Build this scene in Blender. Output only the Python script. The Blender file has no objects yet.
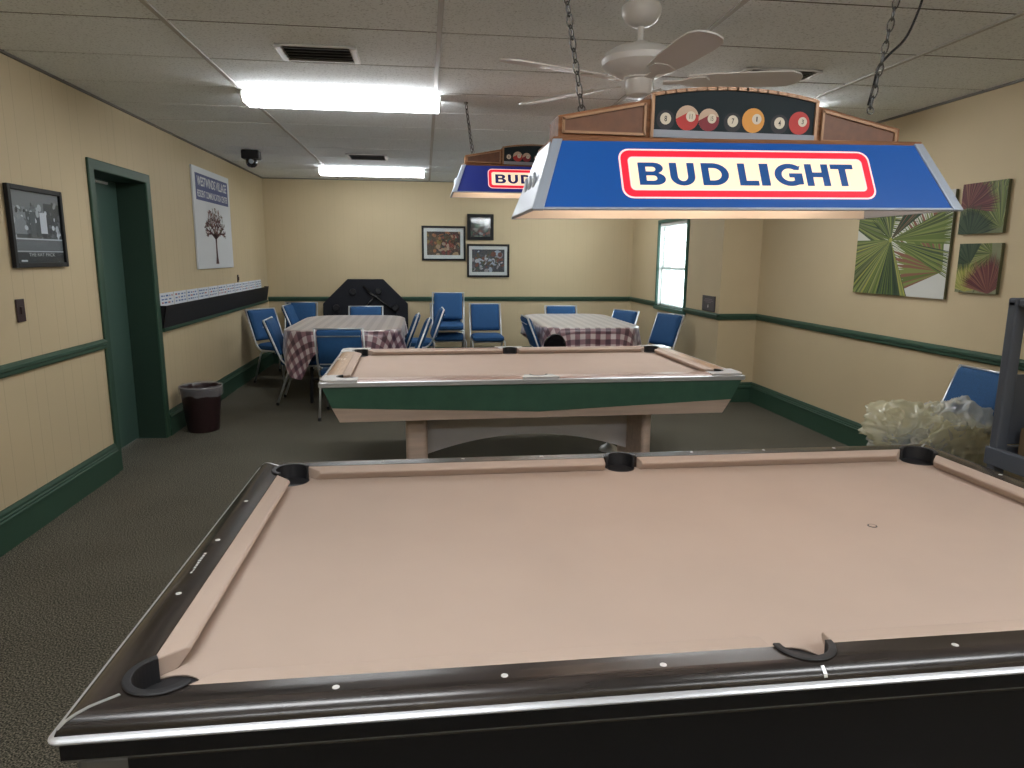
import bpy, bmesh, math, random
from mathutils import Vector, Matrix, noise
random.seed(7)
C = bpy.context.scene.collection
PI = math.pi
SC = bpy.context.scene

# ---------------------------------------------------------------- materials
def mat(name, col, rough=0.6, metal=0.0, spec=0.5, emit=None, es=0.0, coat=0.0, bump=None, var=None, alpha=1.0, trans=0.0):
    m = bpy.data.materials.new(name); m.use_nodes = True
    nt = m.node_tree; b = nt.nodes['Principled BSDF']
    b.inputs['Base Color'].default_value = (*col, 1)
    b.inputs['Roughness'].default_value = rough
    b.inputs['Metallic'].default_value = metal
    b.inputs['Specular IOR Level'].default_value = spec
    b.inputs['Coat Weight'].default_value = coat
    b.inputs['Alpha'].default_value = alpha
    b.inputs['Transmission Weight'].default_value = trans
    if emit:
        b.inputs['Emission Color'].default_value = (*emit, 1)
        b.inputs['Emission Strength'].default_value = es
    tc = nt.nodes.new('ShaderNodeTexCoord')
    if var:   # (scale, amount, stretch): noise colour variation
        sc, am, st = var
        mp = nt.nodes.new('ShaderNodeMapping'); mp.inputs['Scale'].default_value = st
        n = nt.nodes.new('ShaderNodeTexNoise'); n.inputs['Scale'].default_value = sc; n.inputs['Detail'].default_value = 4
        r = nt.nodes.new('ShaderNodeValToRGB')
        r.color_ramp.elements[0].position = .3; r.color_ramp.elements[1].position = .7
        r.color_ramp.elements[0].color = (*[max(0, c*(1-am)) for c in col], 1)
        r.color_ramp.elements[1].color = (*[min(1, c*(1+am)) for c in col], 1)
        nt.links.new(tc.outputs['Object'], mp.inputs[0]); nt.links.new(mp.outputs[0], n.inputs['Vector'])
        nt.links.new(n.outputs[0], r.inputs[0]); nt.links.new(r.outputs[0], b.inputs['Base Color'])
    if bump:  # (scale, strength)
        n = nt.nodes.new('ShaderNodeTexNoise'); n.inputs['Scale'].default_value = bump[0]; n.inputs['Detail'].default_value = 3
        bp = nt.nodes.new('ShaderNodeBump'); bp.inputs['Strength'].default_value = bump[1]; bp.inputs['Distance'].default_value = .004
        nt.links.new(tc.outputs['Object'], n.inputs['Vector']); nt.links.new(n.outputs[0], bp.inputs['Height'])
        nt.links.new(bp.outputs[0], b.inputs['Normal'])
    return m

ONE = (1, 1, 1)
M = {}
M['green'] = mat('green_trim_paint', (.030, .072, .046), .5, spec=.35, bump=(25, .08))
M['door_green'] = mat('green_door_paint', (.055, .110, .088), .5)  # lightened green stands in for light falling on the leaf
M['jamb_green'] = mat('dark_green_jamb_paint', (.022, .048, .033), .55, spec=.3)  # green darkened to imitate shade inside the door recess
M['black'] = mat('black_plastic', (.012, .012, .014), .6, spec=.3)
M['black_gloss'] = mat('black_laminate', (.006, .006, .008), .22)
M['rubber'] = mat('black_rubber', (.012, .012, .014), .55)
M['chrome'] = mat('chrome', (.62, .64, .67), .36, .6)
M['steel'] = mat('satin_aluminium', (.62, .64, .66), .33, .75, bump=(60, .03))
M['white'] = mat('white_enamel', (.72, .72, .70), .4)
M['white_paper'] = mat('white_card', (.72, .76, .82), .6)
M['blue_fabric'] = mat('blue_chair_fabric', (.016, .076, .20), .75, spec=.35, var=(220, .25, ONE), bump=(400, .25))
M['felt'] = mat('beige_felt', (.425, .335, .278), .95, spec=.15, var=(3, .03, ONE), bump=(600, .1))
M['wood_dark'] = mat('dark_wood_laminate', (.024, .019, .017), .25, spec=.6, var=(9, .65, (.35, 7, 7)))
M['wood_dark_y'] = mat('dark_wood_laminate_across', (.024, .019, .017), .22, spec=.6, var=(9, .65, (7, .35, 7)))
M['wood_tan'] = mat('tan_wood_laminate', (.33, .21, .125), .4, var=(12, .18, (6, .5, 6)))
M['rose'] = mat('rose_beige_laminate', (.36, .235, .19), .3, var=(10, .12, (.5, 6, 6)))
M['cream_metal'] = mat('cream_enamel', (.68, .68, .70), .25, coat=.4)
M['cream_lam'] = mat('cream_laminate', (.62, .49, .41), .5, var=(6, .12, (.4, 5, 5)))
M['grey_lam'] = mat('pale_grey_laminate', (.70, .68, .69), .5, var=(5, .05, ONE))
M['tab_green'] = mat('green_table_laminate', (.055, .140, .098), .40, var=(14, .10, ONE))
M['grey_metal'] = mat('grey_casting', (.13, .13, .125), .4, .4)
M['wood_lamp'] = mat('brown_moulded_wood', (.190, .082, .036), .62, spec=.2, var=(14, .35, (.4, 6, 6)))
M['wood_lamp_dark'] = mat('brown_inset_panel', (.125, .048, .020), .5, var=(40, .2, ONE))
M['gold'] = mat('worn_gilt_edge', (.30, .165, .085), .4, .2)
M['silver'] = mat('silver_plastic_chrome', (.34, .385, .45), .38, .4)
M['sign_blue'] = mat('backlit_blue', (.004, .040, .16), .35, emit=(.002, .070, .30), es=.55)
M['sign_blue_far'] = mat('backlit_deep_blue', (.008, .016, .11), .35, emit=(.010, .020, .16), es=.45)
M['sign_cream'] = mat('backlit_cream', (.7, .58, .42), .4, emit=(1, .74, .50), es=.68)
M['sign_red'] = mat('backlit_red', (.5, .01, .03), .4, emit=(.85, .012, .035), es=.6)
M['sign_pink'] = mat('backlit_pink_edge', (.8, .5, .5), .4, emit=(1, .55, .52), es=.7)
M['letter_blue'] = mat('letter_blue', (.006, .045, .17), .4, emit=(.004, .060, .20), es=.5)
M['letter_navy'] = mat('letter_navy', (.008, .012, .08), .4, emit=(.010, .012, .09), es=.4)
M['lamp_inner'] = mat('lamp_reflector_white', (.84, .78, .70), .5)
M['bulb'] = mat('warm_bulb', (1, .8, .6), .4, emit=(1, .76, .58), es=44)
M['tube'] = mat('fluorescent_diffuser', (.9, .9, .9), .5, emit=(.97, .98, 1.0), es=24)
M['chain'] = mat('dark_chain_metal', (.055, .053, .05), .4, .5)
M['lamp_shelf'] = mat('grey_lamp_shelf', (.24, .26, .30), .5)
M['tube_old'] = mat('older_fluorescent_diffuser', (.9, .9, .9), .5, emit=(.95, .98, 1.0), es=16)  # weaker glow for the back pair, tones down the back wall
M['dark_teal'] = mat('dark_picture_ground', (.010, .018, .022), .6, spec=.2)
M['fan_white'] = mat('fan_white_enamel', (.66, .64, .61), .35)
M['brown_plate'] = mat('dark_brown_plate', (.030, .012, .014), .4)
M['can'] = mat('dark_maroon_plastic', (.022, .008, .009), .42)
M['cart'] = mat('grey_cart_plastic', (.075, .085, .105), .55, bump=(120, .15))
M['cardboard'] = mat('brown_cardboard', (.16, .11, .06), .8)
M['vent_white'] = mat('vent_white_metal', (.62, .62, .60), .4)
M['vent_dark'] = mat('vent_dark_louvre', (.22, .22, .23), .5)
M['tbar'] = mat('ceiling_grid_metal', (.46, .45, .43), .5)
M['ceil_dark'] = mat('ceiling_void', (.02, .02, .018), .9)
M['navy_print'] = mat('navy_print', (.030, .050, .19), .5)
M['board_white'] = mat('sign_board_white', (.62, .66, .70), .4)
M['maroon_print'] = mat('maroon_print', (.06, .014, .022), .6)
M['grey_plaque'] = mat('grey_plaque', (.055, .048, .055), .45)
M['light_print'] = mat('light_print', (.6, .58, .58), .6)
M['frame_black'] = mat('black_picture_frame', (.008, .008, .009), .5, spec=.3)
M['blind'] = mat('white_blind_slat', (.8, .86, .86), .5)
M['teal_frame'] = mat('window_green_frame', (.03, .10, .075), .4)
M['glass'] = None

def glass_mat(name, tint, fac, rough=.05):
    m = bpy.data.materials.new(name); m.use_nodes = True; nt = m.node_tree
    nt.nodes.clear(); o = nt.nodes.new('ShaderNodeOutputMaterial')
    t = nt.nodes.new('ShaderNodeBsdfTransparent'); t.inputs[0].default_value = (*tint, 1)
    g = nt.nodes.new('ShaderNodeBsdfGlossy'); g.inputs['Roughness'].default_value = rough
    x = nt.nodes.new('ShaderNodeMixShader'); x.inputs[0].default_value = fac
    nt.links.new(t.outputs[0], x.inputs[1]); nt.links.new(g.outputs[0], x.inputs[2]); nt.links.new(x.outputs[0], o.inputs[0])
    return m
M['glass'] = glass_mat('window_glass', (.97, 1, 1), .06, .02)

def film_mat(name, col, transp, rough=.25):
    m = bpy.data.materials.new(name); m.use_nodes = True; nt = m.node_tree
    nt.nodes.clear(); o = nt.nodes.new('ShaderNodeOutputMaterial')
    t = nt.nodes.new('ShaderNodeBsdfTransparent')
    d = nt.nodes.new('ShaderNodeBsdfDiffuse'); d.inputs[0].default_value = (*col, 1)
    l = nt.nodes.new('ShaderNodeBsdfTranslucent'); l.inputs[0].default_value = (*col, 1)
    g = nt.nodes.new('ShaderNodeBsdfGlossy'); g.inputs['Roughness'].default_value = rough
    a = nt.nodes.new('ShaderNodeMixShader'); a.inputs[0].default_value = .4
    nt.links.new(d.outputs[0], a.inputs[1]); nt.links.new(l.outputs[0], a.inputs[2])
    b = nt.nodes.new('ShaderNodeMixShader'); b.inputs[0].default_value = .16
    nt.links.new(a.outputs[0], b.inputs[1]); nt.links.new(g.outputs[0], b.inputs[2])
    c = nt.nodes.new('ShaderNodeMixShader'); c.inputs[0].default_value = transp
    nt.links.new(b.outputs[0], c.inputs[1]); nt.links.new(t.outputs[0], c.inputs[2])
    nt.links.new(c.outputs[0], o.inputs[0])
    return m
M['bag'] = film_mat('yellowish_bag_film', (.86, .83, .60), .46)
M['bag_clear'] = film_mat('clear_bag_film', (.84, .85, .78), .55)
M['liner'] = film_mat('clear_liner_film', (.62, .62, .66), .66)

def carpet_mat():
    m = mat('carpet', (.05, .05, .04), .95, spec=.1)
    nt = m.node_tree; b = nt.nodes['Principled BSDF']; tc = nt.nodes.new('ShaderNodeTexCoord')
    n = nt.nodes.new('ShaderNodeTexNoise'); n.inputs['Scale'].default_value = 165; n.inputs['Detail'].default_value = 2
    r = nt.nodes.new('ShaderNodeValToRGB'); e = r.color_ramp.elements
    e[0].position = .38; e[0].color = (.022, .022, .017, 1); e[1].position = .62; e[1].color = (.23, .205, .16, 1)
    k = e.new(.50); k.color = (.090, .086, .067, 1)
    n2 = nt.nodes.new('ShaderNodeTexNoise'); n2.inputs['Scale'].default_value = 2.2; n2.inputs['Detail'].default_value = 3
    mx = nt.nodes.new('ShaderNodeMix'); mx.data_type = 'RGBA'; mx.blend_type = 'MULTIPLY'
    r2 = nt.nodes.new('ShaderNodeValToRGB'); r2.color_ramp.elements[0].color = (.8, .8, .8, 1); r2.color_ramp.elements[1].color = (1.15, 1.15, 1.15, 1)
    mx.inputs[0].default_value = 1
    L = nt.links.new
    L(tc.outputs['Object'], n.inputs['Vector']); L(tc.outputs['Object'], n2.inputs['Vector'])
    L(n.outputs[0], r.inputs[0]); L(n2.outputs[0], r2.inputs[0])
    L(r.outputs[0], mx.inputs[6]); L(r2.outputs[0], mx.inputs[7]); L(mx.outputs[2], b.inputs['Base Color'])
    bp = nt.nodes.new('ShaderNodeBump'); bp.inputs['Strength'].default_value = .35; bp.inputs['Distance'].default_value = .005
    L(n.outputs[0], bp.inputs['Height']); L(bp.outputs[0], b.inputs['Normal'])
    return m

def wall_mat(name, col, axis, amount):
    # panelling: thin grooves at uneven spacing along one axis
    m = mat(name, col, .62, spec=.3)
    nt = m.node_tree; b = nt.nodes['Principled BSDF']; L = nt.links.new
    tc = nt.nodes.new('ShaderNodeTexCoord'); sp = nt.nodes.new('ShaderNodeSeparateXYZ'); L(tc.outputs['Object'], sp.inputs[0])
    prev = None
    for period, off in ((.4064, 0.0), (.4064, .105), (.8128, .290), (1.2192, .71)):
        a = nt.nodes.new('ShaderNodeMath'); a.operation = 'ADD'; a.inputs[1].default_value = off + 40*period
        L(sp.outputs[axis], a.inputs[0])
        d = nt.nodes.new('ShaderNodeMath'); d.operation = 'MODULO'; d.inputs[1].default_value = period; L(a.outputs[0], d.inputs[0])
        c = nt.nodes.new('ShaderNodeMath'); c.operation = 'LESS_THAN'; c.inputs[1].default_value = .005; L(d.outputs[0], c.inputs[0])
        if prev:
            s = nt.nodes.new('ShaderNodeMath'); s.operation = 'MAXIMUM'; L(prev.outputs[0], s.inputs[0]); L(c.outputs[0], s.inputs[1]); prev = s
        else: prev = c
    n = nt.nodes.new('ShaderNodeTexNoise'); n.inputs['Scale'].default_value = 1.3; n.inputs['Detail'].default_value = 4; L(tc.outputs['Object'], n.inputs['Vector'])
    r = nt.nodes.new('ShaderNodeValToRGB')
    r.color_ramp.elements[0].position = .3; r.color_ramp.elements[1].position = .7
    r.color_ramp.elements[0].color = (*[c*.96 for c in col], 1); r.color_ramp.elements[1].color = (*[c*1.04 for c in col], 1)
    L(n.outputs[0], r.inputs[0])
    k = nt.nodes.new('ShaderNodeMath'); k.operation = 'MULTIPLY'; k.inputs[1].default_value = amount; L(prev.outputs[0], k.inputs[0])
    mx = nt.nodes.new('ShaderNodeMix'); mx.data_type = 'RGBA'; L(k.outputs[0], mx.inputs[0]); L(r.outputs[0], mx.inputs[6])
    mx.inputs[7].default_value = (*[c*.45 for c in col], 1); L(mx.outputs[2], b.inputs['Base Color'])
    bp = nt.nodes.new('ShaderNodeBump'); bp.invert = True; bp.inputs['Strength'].default_value = amount; bp.inputs['Distance'].default_value = .003
    L(prev.outputs[0], bp.inputs['Height']); L(bp.outputs[0], b.inputs['Normal'])
    return m

def tile_mat():
    m = mat('ceiling_tile', (.50, .48, .45), .9, spec=.1)
    nt = m.node_tree; b = nt.nodes['Principled BSDF']; L = nt.links.new
    tc = nt.nodes.new('ShaderNodeTexCoord')
    n = nt.nodes.new('ShaderNodeTexNoise'); n.inputs['Scale'].default_value = 95; n.inputs['Detail'].default_value = 3; L(tc.outputs['Object'], n.inputs['Vector'])
    r = nt.nodes.new('ShaderNodeValToRGB'); e = r.color_ramp.elements
    e[0].position = .30; e[0].color = (.58, .62, .63, 1); e[1].position = .46; e[1].color = (.85, .90, .92, 1)
    L(n.outputs[0], r.inputs[0])
    n2 = nt.nodes.new('ShaderNodeTexNoise'); n2.inputs['Scale'].default_value = 1.1; L(tc.outputs['Object'], n2.inputs['Vector'])
    r2 = nt.nodes.new('ShaderNodeValToRGB'); r2.color_ramp.elements[0].color = (.92, .91, .89, 1); r2.color_ramp.elements[1].color = (1.05, 1.05, 1.05, 1); L(n2.outputs[0], r2.inputs[0])
    mx = nt.nodes.new('ShaderNodeMix'); mx.data_type = 'RGBA'; mx.blend_type = 'MULTIPLY'; mx.inputs[0].default_value = 1
    L(r.outputs[0], mx.inputs[6]); L(r2.outputs[0], mx.inputs[7]); L(mx.outputs[2], b.inputs['Base Color'])
    bp = nt.nodes.new('ShaderNodeBump'); bp.inputs['Strength'].default_value = .35; bp.inputs['Distance'].default_value = .004
    L(n.outputs[0], bp.inputs['Height']); L(bp.outputs[0], b.inputs['Normal'])
    return m

def gingham_mat():
    m = mat('checked_cloth', (.5, .4, .42), .42, spec=.7, coat=1.0)
    nt = m.node_tree; b = nt.nodes['Principled BSDF']; L = nt.links.new
    b.inputs['Coat Roughness'].default_value = .28; b.inputs['Sheen Weight'].default_value = .7; b.inputs['Sheen Roughness'].default_value = .35
    uv = nt.nodes.new('ShaderNodeUVMap'); sp = nt.nodes.new('ShaderNodeSeparateXYZ'); L(uv.outputs[0], sp.inputs[0])
    outs = []
    for ax in (0, 1):
        a = nt.nodes.new('ShaderNodeMath'); a.operation = 'ADD'; a.inputs[1].default_value = 50*.11; L(sp.outputs[ax], a.inputs[0])
        d = nt.nodes.new('ShaderNodeMath'); d.operation = 'MODULO'; d.inputs[1].default_value = .11; L(a.outputs[0], d.inputs[0])
        c = nt.nodes.new('ShaderNodeMath'); c.operation = 'LESS_THAN'; c.inputs[1].default_value = .055; L(d.outputs[0], c.inputs[0]); outs.append(c)
    s = nt.nodes.new('ShaderNodeMath'); s.operation = 'ADD'; L(outs[0].outputs[0], s.inputs[0]); L(outs[1].outputs[0], s.inputs[1])
    h = nt.nodes.new('ShaderNodeMath'); h.operation = 'MULTIPLY'; h.inputs[1].default_value = .5; L(s.outputs[0], h.inputs[0])
    r = nt.nodes.new('ShaderNodeValToRGB'); r.color_ramp.interpolation = 'CONSTANT'; e = r.color_ramp.elements
    e[0].position = 0; e[0].color = (.60, .52, .52, 1); e[1].position = .75; e[1].color = (.065, .020, .040, 1)
    k = e.new(.25); k.color = (.25, .13, .155, 1)
    L(h.outputs[0], r.inputs[0]); L(r.outputs[0], b.inputs['Base Color'])
    return m
M['carpet'] = carpet_mat(); M['tile'] = tile_mat(); M['gingham'] = gingham_mat()
WALLC = (.55, .450, .287)
M['wall_y'] = wall_mat('wall_panelling_left', WALLC, 1, .30)
M['wall_x'] = wall_mat('wall_panelling_back', WALLC, 0, .10)
M['wall_p'] = mat('wall_plain_paint', WALLC, .62, spec=.3, var=(1.3, .04, ONE))
_flat = {}
def flat(col, rough=.5):
    k = tuple(round(c, 3) for c in col)
    if k not in _flat: _flat[k] = mat('print_colour', k, rough, spec=.3)
    return _flat[k]

# ---------------------------------------------------------------- mesh helpers
class MB:
    def __init__(s): s.bm = bmesh.new()
    def box(s, x0, x1, y0, y1, z0, z1, mtx=None):
        r = bmesh.ops.create_cube(s.bm, size=1)
        for v in r['verts']:
            v.co = Vector(((x0+x1)/2 + v.co.x*(x1-x0), (y0+y1)/2 + v.co.y*(y1-y0), (z0+z1)/2 + v.co.z*(z1-z0)))
            if mtx: v.co = mtx @ v.co
        return s
    def prism(s, pts, a, b, fn):
        # polygon pts extruded from a to b; fn(p, t) -> Vector
        A = [s.bm.verts.new(fn(p, a)) for p in pts]; B = [s.bm.verts.new(fn(p, b)) for p in pts]
        n = len(pts)
        s.bm.faces.new(A[::-1]); s.bm.faces.new(B)
        for i in range(n): s.bm.faces.new((A[i], A[(i+1) % n], B[(i+1) % n], B[i]))
        return s
    def loft(s, rings, cap=True, closed=False):
        R = [[s.bm.verts.new(p) for p in r] for r in rings]; n = len(R[0])
        for i in range(len(R) - (0 if closed else 1)):
            a, b = R[i], R[(i+1) % len(R)]
            for j in range(n): s.bm.faces.new((a[j], a[(j+1) % n], b[(j+1) % n], b[j]))
        if cap and not closed: s.bm.faces.new(R[0][::-1]); s.bm.faces.new(R[-1])
        return s
    def tube(s, pts, r, seg=10, closed=False):
        pts = [Vector(p) for p in pts]; n = len(pts); rings = []; nrm = None
        for i, p in enumerate(pts):
            if closed: t = (pts[(i+1) % n] - pts[i-1]).normalized()
            else: t = (pts[min(i+1, n-1)] - pts[max(i-1, 0)]).normalized()
            if nrm is None:
                nrm = Vector((0, 0, 1)) if abs(t.z) < .9 else Vector((1, 0, 0))
            nrm = (nrm - t*nrm.dot(t)).normalized(); bn = t.cross(nrm)
            rr = r[i] if isinstance(r, (list, tuple)) else r
            rings.append([p + (nrm*math.cos(2*PI*k/seg) + bn*math.sin(2*PI*k/seg))*rr for k in range(seg)])
        return s.loft(rings, True, closed)
    def lathe(s, prof, c=(0, 0, 0), seg=32, mtx=None, close=False):
        rings = []
        for r, z in prof:
            ring = [Vector((c[0]+r*math.cos(2*PI*k/seg), c[1]+r*math.sin(2*PI*k/seg), c[2]+z)) for k in range(seg)]
            if mtx: ring = [mtx @ v for v in ring]
            rings.append(ring)
        return s.loft(rings, True)
    def quad(s, *p): s.bm.faces.new([s.bm.verts.new(q) for q in p]); return s
    def build(s, name, m, parent=None, smooth=False, bevel=0, seg=2, loc=None, recalc=True):
        if recalc: bmesh.ops.recalc_face_normals(s.bm, faces=s.bm.faces[:])
        me = bpy.data.meshes.new(name); s.bm.to_mesh(me); s.bm.free()
        o = bpy.data.objects.new(name, me); C.objects.link(o)
        if m: me.materials.append(m)
        if parent: o.parent = parent
        if loc: o.location = loc
        if smooth:
            for p in me.polygons: p.use_smooth = True
            if smooth != 'all':
                try: me.set_sharp_from_angle(angle=math.radians(38))
                except Exception: pass
        if bevel:
            b = o.modifiers.new('edge', 'BEVEL'); b.width = bevel; b.segments = seg; b.limit_method = 'ANGLE'; b.angle_limit = math.radians(35)
        return o

def smooth_path(pts, n=6):
    pts = [Vector(p) for p in pts]; out = []
    for i in range(len(pts)-1):
        p0 = pts[max(i-1, 0)]; p1 = pts[i]; p2 = pts[i+1]; p3 = pts[min(i+2, len(pts)-1)]
        for k in range(n):
            t = k/n
            out.append(.5*((2*p1) + (p2-p0)*t + (2*p0-5*p1+4*p2-p3)*t*t + (3*p1-p0-3*p2+p3)*t**3))
    out.append(pts[-1]); return out
def fillet(pts, rad, n=5):
    pts = [Vector(p) for p in pts]; out = [pts[0]]
    for i in range(1, len(pts)-1):
        a = (pts[i-1]-pts[i]); b = (pts[i+1]-pts[i]); r = min(rad, a.length*.45, b.length*.45)
        p0 = pts[i]+a.normalized()*r; p2 = pts[i]+b.normalized()*r
        for k in range(n+1):
            t = k/n; out.append((1-t)**2*p0 + 2*t*(1-t)*pts[i] + t*t*p2)
    out.append(pts[-1]); return out

def tag(o, label, cat, group=None, kind=None):
    o['label'] = label; o['category'] = cat
    if group: o['group'] = group
    if kind: o['kind'] = kind
    return o
def thing(name, label, cat, loc=(0, 0, 0), rz=0, group=None):
    o = bpy.data.objects.new(name, None); o.empty_display_size = .1; C.objects.link(o)
    o.location = loc; o.rotation_euler = (0, 0, rz)
    return tag(o, label, cat, group)
def struct(o, label=None):
    o['kind'] = 'structure'
    if label: o['label'] = label
    return o
def copy_tree(o, parent=None):
    c = o.copy(); C.objects.link(c)
    if parent: c.parent = parent
    for ch in [x for x in C.objects if x.parent == o]: copy_tree(ch, c)
    return c
def basis(o, xa, ya, za):
    m = Matrix(((xa[0], ya[0], za[0], o[0]), (xa[1], ya[1], za[1], o[1]), (xa[2], ya[2], za[2], o[2]), (0, 0, 0, 1)))
    return m
def boolean(o, cutter):
    md = o.modifiers.new('cut', 'BOOLEAN'); md.operation = 'DIFFERENCE'; md.object = cutter; md.solver = 'EXACT'
    bpy.context.view_layer.update()
    dg = bpy.context.evaluated_depsgraph_get()
    me = bpy.data.meshes.new_from_object(o.evaluated_get(dg)); o.modifiers.remove(md); old = o.data; o.data = me; me.name = o.name
    return o

# flat printed artwork: coloured polygons on layers, clipped to a rectangle
def clip(poly, w, h):
    def cut(P, f, inter):
        out = []
        for i in range(len(P)):
            a, b = P[i-1], P[i]
            if f(b):
                if not f(a): out.append(inter(a, b))
                out.append(b)
            elif f(a): out.append(inter(a, b))
        return out
    def ix(v): return lambda a, b: (v, a[1]+(b[1]-a[1])*(v-a[0])/(b[0]-a[0]))
    def iy(v): return lambda a, b: (a[0]+(b[0]-a[0])*(v-a[1])/(b[1]-a[1]), v)
    for f, i in ((lambda p: p[0] >= 0, ix(0)), (lambda p: p[0] <= w, ix(w)), (lambda p: p[1] >= 0, iy(0)), (lambda p: p[1] <= h, iy(h))):
        if len(poly) < 3: return []
        poly = cut(poly, f, i)
    return poly
class Art:
    def __init__(s, w, h): s.w, s.h, s.P = w, h, []
    def poly(s, pts, m, layer=1):
        p = clip([tuple(q) for q in pts], s.w, s.h)
        if len(p) >= 3: s.P.append((p, m, layer))
    def rect(s, x0, y0, x1, y1, m, layer=1): s.poly([(x0, y0), (x1, y0), (x1, y1), (x0, y1)], m, layer)
    def disc(s, x, y, rx, ry, m, layer=1, n=24, rot=0):
        c, k = math.cos(rot), math.sin(rot)
        s.poly([(x+rx*math.cos(2*PI*i/n)*c-ry*math.sin(2*PI*i/n)*k, y+rx*math.cos(2*PI*i/n)*k+ry*math.sin(2*PI*i/n)*c) for i in range(n)], m, layer)
    def fan(s, x, y, r, a0, a1, n, w, cols, layer=1, jit=.15):
        # palm leaf: paired light and dark pleats from a hub, each a long lozenge
        n = int(n*1.7); da = math.radians((a1-a0)/n)
        for i in range(n):
            a = math.radians(a0)+da*(i+.5); rr = r*(1-jit*random.random()); c = cols[i % len(cols)] if random.random() < .6 else random.choice(cols)
            for k, (f, ww) in enumerate(((-.2, .62), (.24, .30))):
                d = (math.cos(a+da*f), math.sin(a+da*f)); q = (-d[1], d[0]); h = abs(da)*rr*.5*ww
                s.poly([(x, y), (x+d[0]*rr*.62+q[0]*h, y+d[1]*rr*.62+q[1]*h), (x+d[0]*rr, y+d[1]*rr), (x+d[0]*rr*.62-q[0]*h, y+d[1]*rr*.62-q[1]*h)], c if k == 0 else random.choice(cols), layer+i*.02+k*.01)
    def build(s, name, parent, mtx, step=.00035):
        bm = bmesh.new(); mats = []
        for p, m, l in s.P:
            if m not in mats: mats.append(m)
            vs = []
            for q in p: vs.append(bm.verts.new((q[0], q[1], l*step)))
            try: f = bm.faces.new(vs); f.material_index = mats.index(m)
            except ValueError: pass
        me = bpy.data.meshes.new(name); bm.to_mesh(me); bm.free()
        for m in mats: me.materials.append(m)
        o = bpy.data.objects.new(name, me); C.objects.link(o)
        if parent: o.parent = parent
        o.matrix_local = mtx
        return o

def text_mesh(body, w, h, m, name, parent, mtx, bold=.0, align='C', extrude=.0006):
    cu = bpy.data.curves.new('lettering', 'FONT'); cu.body = body; cu.offset = bold; cu.extrude = 0
    to = bpy.data.objects.new('lettering', cu); C.objects.link(to)
    bpy.context.view_layer.update()
    me = bpy.data.meshes.new_from_object(to.evaluated_get(bpy.context.evaluated_depsgraph_get()))
    bpy.data.objects.remove(to); bpy.data.curves.remove(cu)
    xs = [v.co.x for v in me.vertices]; ys = [v.co.y for v in me.vertices]
    x0, x1, y0, y1 = min(xs), max(xs), min(ys), max(ys)
    for v in me.vertices: v.co = Vector(((v.co.x-x0)/(x1-x0)*w, (v.co.y-y0)/(y1-y0)*h, extrude))
    me.materials.clear(); me.materials.append(m)
    o = bpy.data.objects.new(name, me); C.objects.link(o); o.parent = parent; o.matrix_local = mtx
    return o

def curve2d(splines, name, m, parent, mtx, z=.0006):
    cu = bpy.data.curves.new('outline', 'CURVE'); cu.dimensions = '2D'; cu.fill_mode = 'BOTH'
    for pts in splines:
        sp = cu.splines.new('POLY'); sp.points.add(len(pts)-1); sp.use_cyclic_u = True
        for p, q in zip(sp.points, pts): p.co = (q[0], q[1], 0, 1)
    to = bpy.data.objects.new('outline', cu); C.objects.link(to); bpy.context.view_layer.update()
    me = bpy.data.meshes.new_from_object(to.evaluated_get(bpy.context.evaluated_depsgraph_get()))
    bpy.data.objects.remove(to); bpy.data.curves.remove(cu)
    for v in me.vertices: v.co.z = z
    me.materials.clear(); me.materials.append(m)
    o = bpy.data.objects.new(name, me); C.objects.link(o); o.parent = parent; o.matrix_local = mtx
    return o
def arc(cx, cy, rx, ry, a0, a1, n=14): return [(cx+rx*math.cos(math.radians(a0+(a1-a0)*i/n)), cy+ry*math.sin(math.radians(a0+(a1-a0)*i/n))) for i in range(n+1)]
def rrect(x0, y0, x1, y1, r, n=6):
    return arc(x1-r, y1-r, r, r, 0, 90, n)+arc(x0+r, y1-r, r, r, 90, 180, n)+arc(x0+r, y0+r, r, r, 180, 270, n)+arc(x1-r, y0+r, r, r, 270, 360, n)

# ---------------------------------------------------------------- room
XL, XR, XF, YB, YJ, YN, ZC = -2.156, 3.44, 3.025, 9.97, 6.84, -2.6, 2.53
DY0, DY1, DZ = 4.990, 5.872, 2.052         # door opening
struct(MB().box(XL-.6, XR+.6, YN-.2, YB+.2, -.1, 0).build('floor', M['carpet']), 'dark speckled green brown carpet')
T = .16
w = MB()
w.box(XL-T, XL, YN, DY0, 0, ZC+.06).box(XL-T, XL, DY1, YB, 0, ZC+.06).box(XL-T, XL, DY0, DY1, DZ, ZC+.06)
struct(w.build('wall_left', M['wall_y']))
struct(MB().box(XL-T, XF+T+.4, YB, YB+T, 0, ZC+.06).build('wall_back', M['wall_x']))
WY0, WY1, WZ0, WZ1 = 7.815, 8.785, .89, 1.945
w = MB()
w.box(XF, XF+T, YJ, WY0, 0, ZC+.06).box(XF, XF+T, WY1, YB, 0, ZC+.06).box(XF, XF+T, WY0, WY1, 0, WZ0).box(XF, XF+T, WY0, WY1, WZ1, ZC+.06)
w.box(XF+T, XR+T, YJ, YJ+T, 0, ZC+.06)
struct(w.build('wall_right_bay', M['wall_p']))
struct(MB().box(XR, XR+T, YN, YJ, 0, ZC+.06).build('wall_right', M['wall_p']))
struct(MB().box(XL-T, XR+T, YN-T, YN, 0, ZC+.06).build('wall_front', M['wall_p']))

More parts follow.
